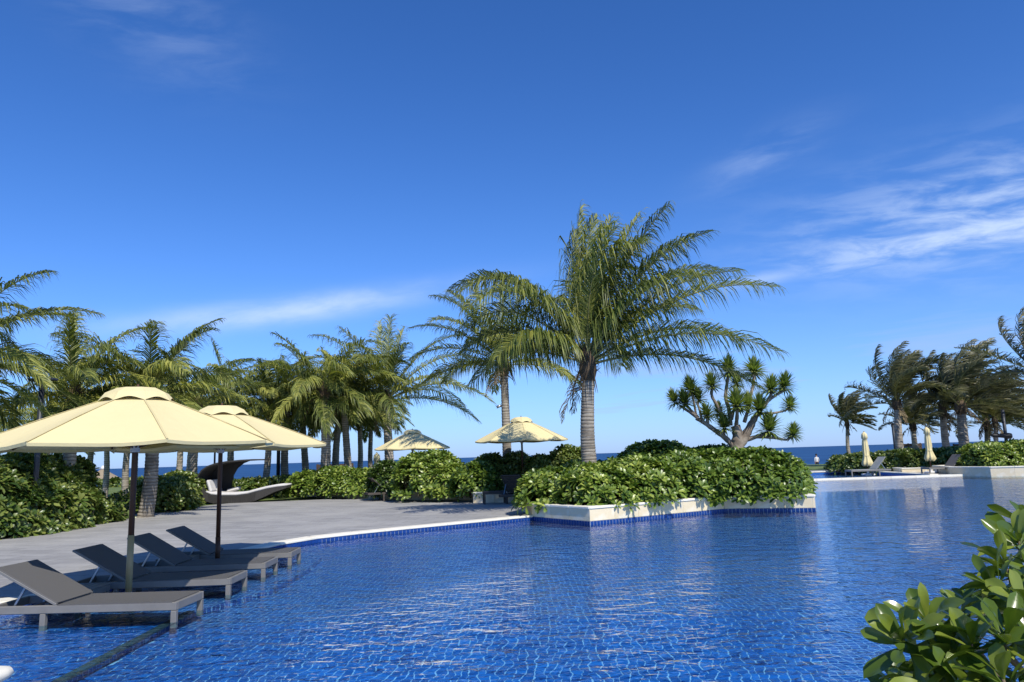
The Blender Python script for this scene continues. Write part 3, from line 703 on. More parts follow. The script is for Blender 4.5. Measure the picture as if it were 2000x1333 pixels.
ld = G(1002, 984, DECK_Z); lounger('deck_lounger', 'dark slatted lounger in deep shade under the parasol beside the main hedge', (ld.x + .62, ld.y + 1.2, DECK_Z), R(68), .33, 48, 'timber loungers on the deck', True, (M_DKF, M_DKF))
tp = G(966, 985, DECK_Z); table('dark timber side table on the deck left of the main planter', (tp.x, tp.y + .2, DECK_Z), R(8), .74, .5, .40, M_DKF)
tp = G(757, 976.5, DECK_Z); table('small dark timber table beside the lounger at the deck planter', (tp.x, tp.y + .1, DECK_Z), R(15), .44, .4, .34, M_DKF)
M_PALE = mat('pale_grey_sling', (.30, .32, .31), (.25, .27, .26), .8, 20)
for px, Y, rz, lb, mm in ((1692, 36.9, 184, 'pale grey lounger beside the furled parasol across the pool', (M_LFRAME, M_PALE)), (1843, 36.9, 187, 'dark lounger left of its twin before the far dark hedge', (M_LFRAME, M_SLING)), (1874, 37.4, 188, 'dark lounger next to the angled far planter', (M_LFRAME, M_SLING))):
    p = A(px, 920, Y); lounger('far_lounger', lb, (p.x - .9, Y, DECK_Z), R(rz), .33, 48, 'loungers across the pool', False, mm)

# ------------------------------------------------------------------ daybed
def daybed():
    c = G(378, 986, DECK_Z)
    root = thing('wicker_daybed', 'curved grey wicker daybed with canopy hood and white mattress', 'daybed', (c.x, c.y + .1, DECK_Z), R(5))
    root.scale = (1.0, 1.0, 1.12); W = 1.65
    seat = [(.30, .60), (.42, .40), (.62, .31), (1.0, .27), (1.6, .26), (2.05, .30), (2.4, .38), (2.8, .46), (3.2, .51), (3.58, .55)]
    bott = [(3.58, .47), (3.1, .34), (2.6, .14), (2.3, .03), (2.0, 0), (.75, 0), (.45, .08), (.22, .28), (.10, .52)]
    hood = [(.10, .52), (.03, .78), (.06, 1.0), (.20, 1.20), (.42, 1.34), (.75, 1.44), (1.2, 1.50), (1.7, 1.53), (2.15, 1.54), (2.55, 1.53)]
    poly = seat + bott; mb = MB(); n = len(poly); mb.add([(p[0], 0, p[1]) for p in poly] + [(p[0], W, p[1]) for p in poly], [(i, (i + 1) % n, n + (i + 1) % n, n + i) for i in range(n)])
    tri = tessellate_polygon([[Vector((p[0], p[1], 0)) for p in poly]])
    mb.add([(p[0], 0, p[1]) for p in poly], [tuple(t) for t in tri]); mb.add([(p[0], W, p[1]) for p in poly], [tuple(t) for t in tri])
    base = mb.build('wicker_base', M_WICKER, root)
    rb = MB(); rr = random.Random(5)                # upright wicker strands on the near side
    for i in range(60):
        x = .5 + i * 1.85 / 59; z1 = np.interp(x, [s[0] for s in seat], [s[1] for s in seat]); z0 = np.interp(x, [.3, .45, .75, 2.0, 2.3, 2.6], [.2, .09, .01, .01, .04, .15])
        rb.bar((x + rr.uniform(-.02, .02), -.006, z0), (x + .02, -.006, z1 - .01), .014, .014)
    o = rb.build('wicker_strands', M_WICKERD, root); o['kind'] = 'stuff'
    mb = MB(); t = .05; k = len(hood); vs = []
    for i, (x, z) in enumerate(hood):
        a = Vector(hood[max(0, i - 1)]); b_ = Vector(hood[min(k - 1, i + 1)]); d = (b_ - a).normalized(); nn = Vector((d.y, -d.x))
        wid = (0, W) if i < 6 else (-.0 + .10 * (i - 5), W - .03 * (i - 5))
        vs += [(x, wid[0], z), (x, wid[1], z), (x + nn.x * t, wid[1], z + nn.y * t), (x + nn.x * t, wid[0], z + nn.y * t)]
    fs = []
    for i in range(k - 1):
        for j in range(4): fs.append((i * 4 + j, i * 4 + (j + 1) % 4, i * 4 + 4 + (j + 1) % 4, i * 4 + 4 + j))
    fs += [(0, 1, 2, 3), ((k - 1) * 4, (k - 1) * 4 + 1, (k - 1) * 4 + 2, (k - 1) * 4 + 3)]
    mb.add(vs, fs); hd = mb.build('hood', M_WICKERD, root)
    cheek = [(.10, .52), (.03, .78), (.06, 1.0), (.20, 1.20), (.42, 1.34), (.75, 1.44), (1.2, 1.48), (1.75, 1.50), (1.45, 1.40), (1.2, 1.22), (1.05, .98), (.98, .70), (.95, .3), (.42, .40)]
    mb = MB(); tri = tessellate_polygon([[Vector((p[0], p[1], 0)) for p in cheek]]); n = len(cheek)
    mb.add([(p[0], W - .02, p[1]) for p in cheek] + [(p[0], W + .01, p[1]) for p in cheek], [tuple(t) for t in tri] + [tuple(n + q for q in t) for t in tri] + [(i, (i + 1) % n, n + (i + 1) % n, n + i) for i in range(n)])
    mb.build('hood_cheek', M_WICKERD, hd)
    mb = MB(); vs = []; sp_ = seat[1:]
    for i, (x, z) in enumerate(sp_):
        b0 = .10 if 0 < i < len(sp_) - 1 else .06
        vs += [(x, .02, z + .004), (x, .0, z + b0 * .6), (x, .05, z + b0), (x, W - .05, z + b0), (x, W, z + b0 * .6), (x, W - .02, z + .004)]
    k = len(sp_); fs = [(i * 6 + j, i * 6 + (j + 1) % 6, i * 6 + 6 + (j + 1) % 6, i * 6 + 6 + j) for i in range(k - 1) for j in range(6)] + [tuple(range(6)), tuple(range(6 * k - 6, 6 * k))]
    mb.add(vs, fs); mb.build('mattress', M_CUSHION, root, True)
    for y0, wy in ((.08, .66), (.86, .66)):
        mb = MB(); mb.box((.50, y0 + wy / 2, .62), (.13, wy, .46), Matrix.Rotation(R(-20), 3, 'Y'), 0, .05); mb.build('back_cushion', M_CUSHION, root)
    mb = MB(); mb.box((1.15, W - .35, .44), (.5, .45, .13), Matrix.Rotation(R(-12), 3, 'Y'), 0, .05); mb.build('throw_cushion', M_CUSHION, root)
daybed()

# ------------------------------------------------------------------ palms
UPV = np.array([0., 0., 1.])
def nrm(a): return a / np.maximum(1e-9, np.linalg.norm(a, axis=-1, keepdims=True))
def frond_mesh(d0, L, droop, wind, nl, seed, lmax=.9, width=.045, hang=.7, tufty=0.0, mats=None, curl=0.0):
    rg = np.random.RandomState(seed); n = 18
    d = nrm(np.array(d0, float)); p = np.zeros(3); P = [p.copy()]; D = [d.copy()]
    wv = np.array(wind, float)
    for i in range(n):
        t = (i + .5) / n
        d = nrm(d + (-UPV * droop * (.25 + 1.5 * t) * (1 - .75 * max(0, -d[2])) + wv * (.2 + 1.1 * t)) / n)
        p = p + d * (L / n); P.append(p.copy()); D.append(d.copy())
    P = np.array(P); D = np.array(D)
    az_ = math.atan2(d0[1], d0[0]); side0 = np.array([-math.sin(az_), math.cos(az_), 0.])
    Sd = []; s = nrm(side0 - D[0] * side0.dot(D[0]))
    for q in D:
        s = nrm(s - q * s.dot(q)); Sd.append(s)
    Sd = np.array(Sd); U = np.cross(D, Sd); U[U[:, 2] < -.2] *= 1
    ang = curl + rg.uniform(-.25, .25)
    Sd, U = Sd * math.cos(ang) + U * math.sin(ang), U * math.cos(ang) - Sd * math.sin(ang)
    # rachis: square tube
    V = []; F4 = []; mi4 = []; 
    rr_ = np.linspace(.034, .006, n + 1) * (L / 4.2)
    rr_[0] *= 1.8; rr_[1] *= 1.25
    for i in range(n + 1):
        for a, c in ((1, 0), (0, 1), (-1, 0), (0, -1)): V.append(P[i] + Sd[i] * a * rr_[i] + U[i] * c * rr_[i] * .8)
    for i in range(n):
        for j in range(4): F4.append((i * 4 + j, i * 4 + (j + 1) % 4, i * 4 + 4 + (j + 1) % 4, i * 4 + 4 + j)); mi4.append(1)
    V = np.array(V)
    # leaflets
    t = np.linspace(.13, .995, nl); tt = np.concatenate([t, t + .5 / nl * .6]).clip(0, 1)
    sg = np.concatenate([np.ones(nl), -np.ones(nl)])
    k = tt * n; i0 = np.minimum(k.astype(int), n - 1); fr = (k - i0)[:, None]
    B = P[i0] * (1 - fr) + P[i0 + 1] * fr; dd = nrm(D[i0] * (1 - fr) + D[i0 + 1] * fr); ss = nrm(Sd[i0] * (1 - fr) + Sd[i0 + 1] * fr); uu = nrm(U[i0] * (1 - fr) + U[i0 + 1] * fr)
    m = len(tt); prof = np.clip(np.sin(PI * np.clip(tt * .80 + .16, 0, 1)), .0, 1) ** .6
    ll = lmax * prof * rg.uniform(.80, 1.10, m) * np.interp(tt, np.linspace(0, 1, 15), rg.uniform(.70, 1.18, 15)) * (rg.uniform(0, 1, m) > .04)
    ll = np.maximum(ll, .03)
    beta = R(28) + R(36) * tt + rg.normal(0, .07 + tufty, m)
    vee = .35 - .1 * tt + rg.normal(0, .10 + tufty, m)
    d1 = nrm(ss * (sg * np.cos(beta))[:, None] + dd * np.sin(beta)[:, None] + uu * vee[:, None])
    hg = (hang * rg.uniform(.6, 1.35, m) * np.interp(tt, np.linspace(0, 1, 9), rg.uniform(.6, 1.35, 9)))[:, None]
    wl = wv[None, :] * .9
    d2 = nrm(d1 - UPV * hg * .75 + wl * .55 + rg.normal(0, .05 + tufty, (m, 3)))
    d3 = nrm(d2 - UPV * hg * 1.15 + wl * .9 + rg.normal(0, .06 + tufty, (m, 3)))
    l1 = (ll * .34)[:, None]; q1 = B + d1 * l1; q2 = q1 + d2 * l1; q3 = q2 + d3 * (ll * .32)[:, None]
    wd = nrm(dd - d1 * (dd * d1).sum(1, keepdims=True)); w_ = (width * (.6 + .4 * prof))[:, None]
    wd2 = nrm(wd + uu * rg.normal(0, .35, m)[:, None])
    LV = np.stack([B + wd * w_ * .3, B - wd * w_ * .3, q1 + wd * w_ * .5, q1 - wd * w_ * .5, q2 + wd2 * w_ * .42, q2 - wd2 * w_ * .42, q3], 1).reshape(-1, 3)
    o = len(V) + np.arange(m)[:, None] * 7
    q4 = np.concatenate([o + np.array([[0, 1, 3, 2]]), o + np.array([[2, 3, 5, 4]])]); q3f = o + np.array([[4, 5, 6]])
    V = np.concatenate([V, LV]); F4 = np.concatenate([np.array(F4), q4]); mi = np.concatenate([np.array(mi4), np.zeros(len(q4), int)])
    return fast_mesh('frond', V, F4, q3f, mats or [M_FROND, M_RACHIS], mi, np.zeros(len(q3f), int))
def trunk_mesh(pts, r0, r1, rings, sides=14, seed=0):
    rr = random.Random(seed); P = [Vector(p) for p in pts]
    def at(t):
        k = t * (len(P) - 1); i = min(int(k), len(P) - 2); f_ = k - i
        a = P[max(0, i - 1)]; b_ = P[i]; c = P[i + 1]; e = P[min(len(P) - 1, i + 2)]
        return .5 * ((2 * b_) + (c - a) * f_ + (2 * a - 5 * b_ + 4 * c - e) * f_ * f_ + (3 * b_ - a - 3 * c + e) * f_ ** 3)
    pp = []; rd = []
    for i in range(rings):
        for f_, g in ((0, 1.0), (.72, 1.055), (.86, .975)):
            t = (i + f_) / rings
            r_ = r0 + (r1 - r0) * min(1, t * 1.0) + r0 * .35 * max(0, 1 - t * 9) ** 2
            pp.append(at(t)); rd.append(r_ * (g + rr.uniform(-.012, .012)))
    pp.append(at(1)); rd.append(r1)
    mb = MB(); mb.tube(pp, rd, sides); return mb
def sector(rgx, a0, a1): return rgx.uniform(a0, a1)
def palm(label, base, hub, size=4.2, nf=24, wind=(.25, 0, 0), nl=60, seed=1, r0=.2, rings=40, group=None, fronds=None, mats=None, hang=.7, width=.045, tufty=0.0, bend=.0, spot=False, name='coconut_palm', dead=4, lfac=.265):
    base = Vector(base); hub = Vector(hub); root = thing(name, label, 'palm tree', base, 0, group); rg = random.Random(seed)
    h = hub - base; mid = h * .5 + Vector((bend, 0, 0)); r1 = r0 * .72
    tm = trunk_mesh([(0, 0, -.05), h * .25 + Vector((bend * .8, 0, 0)), mid, h * .8 + Vector((bend * .5, 0, 0)), h], r0, r1, rings, 14, seed); tm.build('trunk', M_TRUNK, root, True)
    fb = MB()                                         # old leaf bases and fibre under the crown
    fb.tube([h + Vector((0, 0, -.05)), h + Vector((0, 0, .22)), h + Vector((0, 0, .55)), h + Vector((0, 0, .9))], [r1 * 1.05, r1 * 1.55, r1 * 1.35, r1 * .5], 12)
    for i in range(26):
        a = rg.uniform(0, 2 * PI); z = rg.uniform(-.02, .5); c = Vector((math.cos(a), math.sin(a), 0)); L = rg.uniform(.18, .42)
        p0 = h + c * r1 * 1.1 + Vector((0, 0, z)); dn = Vector((0, 0, -1)) if rg.random() < .5 else Vector((0, 0, 1.3))
        p1 = p0 + (c * .8 + dn * rg.uniform(.2, .9)).normalized() * L; s = Vector((-c.y, c.x, 0)) * rg.uniform(.03, .07)
        fb.add([p0 + s, p0 - s, p1 - s * .3, p1 + s * .3], [(0, 1, 2, 3)])
    fb.build('crown_fibre', M_FIBRE, root)
    hubl = h + Vector((0, 0, .45))
    if fronds is None:
        fronds = []
        for i in range(nf):
            u = (i + .5) / nf; azm = (i * 137.5 + seed * 47) % 360; elv = 68 - 80 * u ** .9 + rg.uniform(-9, 9)
            L = size * (.72 + .28 * math.sin(PI * min(1, u * .9 + .15))) * rg.uniform(.88, 1.08)
            fronds.append((azm, elv, L, 1.0 + .9 * u + rg.uniform(-.3, .5)))
    for i, fr in enumerate(fronds):
        azm, elv, L, drp = fr[:4]; a, e = R(azm), R(elv)
        d0 = (math.cos(a) * math.cos(e), math.sin(a) * math.cos(e), math.sin(e))
        me = frond_mesh(d0, L, drp, wind, nl, seed * 101 + i, lfac * size * (fr[4] if len(fr) > 4 else 1), width, hang, tufty, mats)
        link('frond', me, root, hubl + Vector((math.cos(a), math.sin(a), 0)) * r1 * .5 + Vector((0, 0, .25 * math.sin(e) - .1)))
    for i in range(2):
        a, e = rg.uniform(0, 2 * PI), R(rg.uniform(-58, -30))
        me = frond_mesh((math.cos(a) * math.cos(e), math.sin(a) * math.cos(e), math.sin(e)), size * rg.uniform(.30, .42), 1.2, (wind[0] * .3, 0, 0), 26, seed * 77 + i, .11 * size, width * .8, 1.4, .08, [M_DRY, M_FIBRE])
        link('dry_frond', me, root, h + Vector((math.cos(a), math.sin(a), 0)) * r1 + Vector((0, 0, .35)))
    for i in range(dead):                              # dry strips hanging below
        a = rg.uniform(0, 2 * PI); mb = MB(); p0 = h + Vector((math.cos(a), math.sin(a), 0)) * r1 * 1.2 + Vector((0, 0, .3)); k = 5; pts = [p0 + Vector((math.cos(a) * .28 * q / k, math.sin(a) * .28 * q / k, -.7 * (q / k) ** 1.3)) for q in range(k + 1)]
        mb.tube(pts, [.03, .028, .022, .018, .012, .004], 5); mb.build('dry_stalk', M_FIBRE, root)
    return root
# the tall palm in the main planter
Y1 = 19.6
hb = A(1149, 742, Y1); bs = A(1161, 905, Y1)
P1F = [(2, 14, 4.7, 1.2), (16, 56, 4.9, 1.05), (192, 62, 4.4, 2.3), (158, 24, 3.6, 1.4), (-88, 76, 3.6, 1.3), (-30, 60, 4.6, .9), (120, 76, 4.0, .45), (40, 68, 4.5, .5), (150, 84, 4.3, .10), (100, 86, 4.1, .12), (60, 80, 4.3, .18), (20, 76, 4.4, .30), (-20, 70, 4.6, .42), (10, 62, 4.7, .62), (-62, 80, 3.7, 2.1), (5, 48, 5.0, .80), (-12, 40, 5.3, .90), (22, 30, 5.0, .95), (-8, 24, 5.0, 1.05), (38, 42, 4.7, .85),
       (185, 60, 4.6, 2.1), (207, 55, 4.3, 2.2), (166, 50, 4.0, 1.8), (178, 38, 3.7, 1.7), (110, 52, 4.2, 1.0), (140, 30, 3.8, 1.2), (75, 28, 4.0, 1.1), (-150, 34, 3.0, 1.7), (-42, 52, 4.0, 1.2)]
palm('tallest coconut palm, in the main planter, crown blown to the right', (bs.x, Y1, .33), hb, 4.4, wind=(.38, 0, 0), nl=86, seed=5, r0=.215, rings=46, fronds=P1F, hang=1.6, width=.034, lfac=.345, bend=-.12, dead=6)
Y2 = 28.0; hb = A(985, 733, Y2); bs = A(992, 925, Y2)
P2F = [(95, 82, 3.0, .2), (150, 70, 3.2, .6), (40, 74, 3.0, .4), (180, 42, 3.4, .9), (170, 62, 3.5, 1.1), (195, 26, 3.2, 1.0), (-150, 48, 3.0, 1.1), (-100, 40, 2.8, 1.3), (-60, 52, 3.0, 1.0), (120, 40, 3.2, .9), (60, 40, 3.2, .9), (20, 40, 3.0, .9), (-20, 28, 3.0, 1.0), (186, 6, 3.0, .9), (-165, 12, 2.8, 1.1), (-40, 8, 2.8, 1.1), (10, 6, 2.8, 1.1), (100, 12, 3.0, 1.1), (215, 60, 3.0, .9), (140, 16, 3.0, 1.0)]
P2F = [(a, e, l * 1.16, d * 1.15) for a, e, l, d in P2F]
palm('slim palm behind the parasol left of the tallest palm', (bs.x, Y2, DECK_Z - .05), hb, 3.8, wind=(.10, 0, 0), nl=80, seed=11, r0=.185, rings=44, fronds=P2F, hang=1.1, width=.034, dead=5)
Y3 = 34.5; hb = A(755, 800, Y3); bs = A(764, 945, Y3)
P3F = [(90, 84, 4.2, .15), (120, 76, 4.3, .35), (60, 76, 4.0, .4), (30, 58, 4.4, .8), (5, 48, 4.3, 1.0), (-5, 26, 4.6, 1.15), (10, 10, 3.9, .95), (-35, 30, 4.0, 1.0), (-60, 60, 3.8, .9), (-100, 50, 3.6, 1.2), (-140, 46, 4.2, 1.1), (178, 44, 4.8, 1.15), (165, 58, 4.6, .9), (150, 30, 4.4, 1.0), (195, 24, 4.6, 1.0), (185, 8, 4.2, 1.1), (-120, 14, 3.8, 1.2), (130, 60, 4.4, .7), (45, 24, 4.2, 1.0), (90, 34, 4.2, .9), (-75, 10, 3.6, 1.3), (210, 66, 4.2, .7)]
P3F = [(a, e, l * (1.15 if e < 60 else .92), d * 1.15 + .15) for a, e, l, d in P3F]
palm('palm with one long frond drooping toward the round shrub', (bs.x, Y3, DECK_Z - .05), hb, 4.8, wind=(.08, 0, 0), nl=76, seed=17, r0=.235, rings=34, fronds=P3F, hang=1.1, width=.038, dead=4)
# the grove at the left: trunk foot, crown base (photo), distance, size, trunk radius
GROVE = [
 (-135, 960, -120, 750, 17.0, 4.3, .22, 'palm at the left edge, its trunk out of the picture'),
 (131, 960, 143, 800, 22.0, 4.2, .20, 'thick-trunked palm rising behind the left hedge'),
 (284, 1001, 297, 800, 23.4, 4.3, .225, 'palm standing at the deck edge right behind the nearest parasol pole'),
 (377, 940, 385, 812, 33.0, 4.7, .25, 'palm just left behind the wicker daybed'),
 (450, 935, 452, 800, 38.0, 4.3, .18, 'palm rising straight behind the daybed hood'),
 (514, 936, 526, 812, 36.0, 4.0, .17, 'leaning palm between the daybed hood and the dark lamp post'),
 (559, 938, 561, 800, 37.0, 4.2, .20, 'upright palm right of the dark lamp post behind the daybed'),
 (600, 930, 590, 806, 40.0, 4.0, .20, 'palm leaning left over the hedge beside the daybed'),
 (631, 915, 634, 785, 33.0, 4.6, .24, 'tall palm with the highest fronds of the middle grove'),
 (657, 915, 663, 805, 38.0, 3.9, .20, 'palm just right of the tallest one in the middle grove'),
 (684, 922, 672, 800, 34.5, 4.3, .19, 'palm with a pale sunlit trunk leaning left in the middle grove'),
 (699, 915, 702, 826, 40.0, 3.0, .16, 'shaggy short palm behind the pale leaning trunk'),
 (727, 915, 726, 820, 42.0, 3.2, .15, 'thin straight palm beside the furled parasol in the hedge'),
 (170, 935, 183, 838, 40.0, 3.8, .17, 'leaning palm left of the thatched hut'),
 (205, 938, 207, 836, 38.0, 3.6, .15, 'dark slender palm in front of the thatched hut'),
 (247, 938, 256, 822, 36.0, 3.8, .16, 'palm with pale trunk right of the thatched hut'),
 (262, 938, 268, 815, 39.0, 3.8, .16, 'dark trunk palm next to the pale one right of the hut'),
 (346, 930, 352, 815, 42.0, 3.8, .18, 'palm behind the gap between hedge and daybed'),
 (64, 900, 66, 866, 48.0, 3.6, .22, 'low far palm behind the dark post at left'),
 (20, 900, 20, 872, 50.0, 3.6, .20, 'low far palm at the left edge above the hedge'),
 (88, 900, 92, 850, 46.0, 3.6, .20, 'far palm just right of the dark post at left'),
 (112, 900, 113, 872, 52.0, 3.4, .20, 'far dark-trunked palm left of the thick-trunked palm'),
]
for k, (bx, by, hx, hy, Y, sz, r0, lb) in enumerate(GROVE):
    bs = A(bx, by, Y); hb = A(hx, hy, Y); far = Y > 30
    palm(lb, (bs.x, Y, DECK_Z - .05), hb, sz * (.82 if not far else .88), nf=24 if not far else 21, wind=(.48, 0, 0), nl=84 if not far else 58, seed=23 + k * 3, r0=r0, rings=36 if not far else 22, group='palms of the left grove', hang=1.2, width=.034 if not far else .046, bend=(k % 3 - 1) * .10, dead=4)
# wind-torn palms across the pool
WINDY = [
 (1662, 886, 1655, 836, 58.0, 2.6, .16, 'small lone windswept palm nearest the open sea'),
 (1764, 886, 1753, 800, 46.0, 4.0, .26, 'windswept palm with a pale kinked trunk across the pool'),
 (1797, 884, 1784, 842, 54.0, 3.0, .22, 'short windswept palm behind the furled parasol across the pool'),
 (1858, 890, 1842, 815, 46.0, 4.2, .24, 'dark leaning windswept palm right of the furled parasol'),
 (1893, 888, 1878, 808, 44.0, 4.4, .32, 'thickest windswept palm trunk across the pool'),
 (1936, 872, 1928, 838, 52.0, 3.8, .22, 'windswept palm above the far planter hedge'),
 (1952, 872, 1945, 835, 47.0, 3.6, .16, 'pale slim windswept palm above the far planter hedge'),
 (2030, 900, 2030, 745, 36.0, 4.2, .30, 'tall windswept palm cut by the right picture edge'),
]
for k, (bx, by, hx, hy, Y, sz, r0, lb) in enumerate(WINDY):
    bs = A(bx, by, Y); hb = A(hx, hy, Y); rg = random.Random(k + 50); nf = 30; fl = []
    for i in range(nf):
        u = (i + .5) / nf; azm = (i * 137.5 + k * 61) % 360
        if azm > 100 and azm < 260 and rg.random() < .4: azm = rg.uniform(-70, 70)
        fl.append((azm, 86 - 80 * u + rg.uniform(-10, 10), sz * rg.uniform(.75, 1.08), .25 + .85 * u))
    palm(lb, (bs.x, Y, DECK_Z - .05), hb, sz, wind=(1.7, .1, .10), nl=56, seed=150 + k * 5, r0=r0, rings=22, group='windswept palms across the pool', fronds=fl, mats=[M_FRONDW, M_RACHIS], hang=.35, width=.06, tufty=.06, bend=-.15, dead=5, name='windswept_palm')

# ------------------------------------------------------------------ shrubs and hedges
def leaf_arrays(L, W, fold=.12, curl=.25):
    # blade along +x, up +z : base, two mids, two uppers, tip and midrib points
    zc = lambda u: curl * L * u * u * -1
    v = np.array([(0, 0, 0), (.45 * L, W * .32, zc(.45) + fold * W), (.45 * L, -W * .32, zc(.45) + fold * W), (.45 * L, 0, zc(.45)), (.82 * L, W * .5, zc(.82) + fold * W), (.82 * L, -W * .5, zc(.82) + fold * W), (.82 * L, 0, zc(.82)), (L, 0, zc(1))])
    q = np.array([(3, 6, 4, 1), (3, 2, 5, 6)]); t = np.array([(0, 3, 1), (0, 2, 3), (4, 6, 7), (6, 5, 7)])
    return v, q, t
def rosette(seed, nleaf=11, L=.18, W=.066):
    rg = random.Random(seed); V = []; Q = []; T = []; n = 0
    for i in range(nleaf):
        u = (i + .5) / nleaf; a = i * 2.39996 + rg.uniform(-.25, .25); e = R(78 - 70 * u) + rg.uniform(-.15, .15); l = L * (.72 + .38 * u) * rg.uniform(.85, 1.12)
        v, q, t = leaf_arrays(l, W * rg.uniform(.85, 1.15), curl=.25 + .25 * rg.random())
        m = Matrix.Rotation(a, 3, 'Z') @ Matrix.Rotation(-e, 3, 'Y') @ Matrix.Rotation(rg.uniform(-.3, .3), 3, 'X')
        v = v @ np.array(m).T + np.array([0, 0, -.02 * u])
        V.append(v); Q.append(q + n); T.append(t + n); n += len(v)
    return np.concatenate(V), np.concatenate(Q), np.concatenate(T)
def rot_to(nv, spin):
    q = Vector(nv).to_track_quat('Z', 'Y').to_matrix() @ Matrix.Rotation(spin, 3, 'Z'); return q
def shrubbery(name, label, cat, blobs, dens=42, scale=1.0, seed=1, m=None, parts=0, group=None, stems=18, inner=.35, ex=2.5, zfloor=None):
    """blobs: x, y, z0, rx, ry, h. leaf rosettes over lumpy domes on woody stems"""
    m = m or M_SHRUB; rg = random.Random(seed); c0 = Vector((sum(b_[0] for b_ in blobs) / len(blobs), sum(b_[1] for b_ in blobs) / len(blobs), min(b_[2] for b_ in blobs)))
    root = thing(name, label, cat, c0, 0, group); ROS = [rosette(seed * 7 + k, 11, .185 * scale, .066 * scale) for k in range(6)]
    spots = []; sm = MB()
    for bi, (x, y, z0, rx, ry, h) in enumerate(blobs):
        area = PI * rx * ry + PI * (rx + ry) * h * .9; k = int(area * dens * (1 + inner))
        for i in range(k):
            th = rg.uniform(0, 2 * PI); zz = rg.uniform(-.02, 1) if rg.random() < .6 else rg.uniform(.6, 1)
            cz = max(0, zz) ; rh = math.sqrt(max(0, 1 - cz * cz)); d = (math.cos(th) * rh, math.sin(th) * rh, cz)
            s = (abs(d[0]) ** ex + abs(d[1]) ** ex + abs(d[2]) ** ex) ** (-1 / ex)
            P = Vector((x + d[0] * s * rx, y + d[1] * s * ry, z0 + d[2] * s * h))
            lump = .26 * noise.noise(P * 1.4) + .20 * noise.noise(P * 3.3)
            dep = min(1.04, (1 if rg.random() > inner else rg.uniform(.6, .93)) * (1 + lump * .8) * rg.uniform(.95, 1.03))
            P = Vector((x + (P.x - x) * dep, y + (P.y - y) * dep, z0 + max(.03, (P.z - z0) * dep)))
            bad = False
            for bj, (x2, y2, z2, rx2, ry2, h2) in enumerate(blobs):
                if bj != bi and P.z > z2 and (abs((P.x - x2) / rx2) ** ex + abs((P.y - y2) / ry2) ** ex + abs((P.z - z2) / h2) ** ex) < .62: bad = True; break
            if bad: continue
            nv = Vector((d[0] * .8, d[1] * .8, d[2] * .7 + .55)).normalized() + Vector((rg.uniform(-.4, .4), rg.uniform(-.4, .4), rg.uniform(-.25, .3)))
            spots.append((P, nv.normalized(), rg.uniform(0, 6.28), rg.uniform(.75, 1.25), rg.randrange(6), dep))
        for i in range(stems):
            a = rg.uniform(0, 2 * PI); r_ = math.sqrt(rg.random()) * .8; b0 = Vector((x + math.cos(a) * rx * r_, y + math.sin(a) * ry * r_, z0 - .05)); tp_ = Vector((x + math.cos(a) * rx * min(.9, r_ * 1.25), y + math.sin(a) * ry * min(.9, r_ * 1.25), z0 + h * rg.uniform(.45, .85)))
            md = (b0 + tp_) / 2 + Vector((rg.uniform(-.12, .12), rg.uniform(-.12, .12), 0)); sm.tube([b0 - c0, md - c0, tp_ - c0], [.02, .014, .007], 5)
    if stems: sm.build('stems', M_STEM, root)['kind'] = 'stuff'
    own = []
    if parts:
        near = sorted(spots, key=lambda s: (s[0] - EYE).length - 1.5 * (s[5] > .95) - .4 * s[0].z)
        own = near[:parts]; ids = set(id(s) for s in own); spots = [s for s in spots if id(s) not in ids]
        mes = [fast_mesh('leaf_rosette', *ROS[k], [m]) for k in range(6)]
        for P, nv, spn, sc, k, dep in own:
            ob = link('leaf_rosette', mes[k], root, P - c0); ob.rotation_euler = rot_to(nv, spn).to_euler(); ob.scale = (sc, sc, sc)
    V = []; Q = []; T = []; n = 0
    for P, nv, spn, sc, k, dep in spots:
        v, q, t = ROS[k]; rm = np.array(rot_to(nv, spn)) * sc
        V.append(v @ rm.T + np.array(P - c0)); Q.append(q + n); T.append(t + n); n += len(v)
    o = link('foliage', fast_mesh('foliage', np.concatenate(V), np.concatenate(Q), np.concatenate(T), [m]), root); o['kind'] = 'stuff'
    return root
# main planter hedge: domes along the planter
def lerp(a, b_, t): return a + (b_ - a) * t
zt = .33
mainb = [(1.08, 19.75, zt, 1.05, 1.1, .80), (2.0, 18.85, zt, 1.0, 1.15, .88), (3.1, 19.75, zt, 1.2, 1.5, 1.05), (4.4, 20.55, zt, 1.25, 1.5, 1.16), (5.7, 20.75, zt, 1.2, 1.65, 1.16), (6.7, 20.75, zt, .9, 1.75, 1.14), (7.25, 21.4, zt, .85, 1.7, 1.05), (4.2, 22.3, zt, 1.3, 1.5, 1.45), (6.0, 22.4, zt, 1.6, 1.5, 1.25), (2.2, 21.6, zt, 1.5, 1.6, .95)]
shrubbery('hedge', 'long bright green hedge filling the planter in the pool', 'hedge', mainb, 40, 1.12, 3, M_SHRUB, 300, stems=34, inner=.3)
def at_px(px, Y): return A(px, 900, Y).x
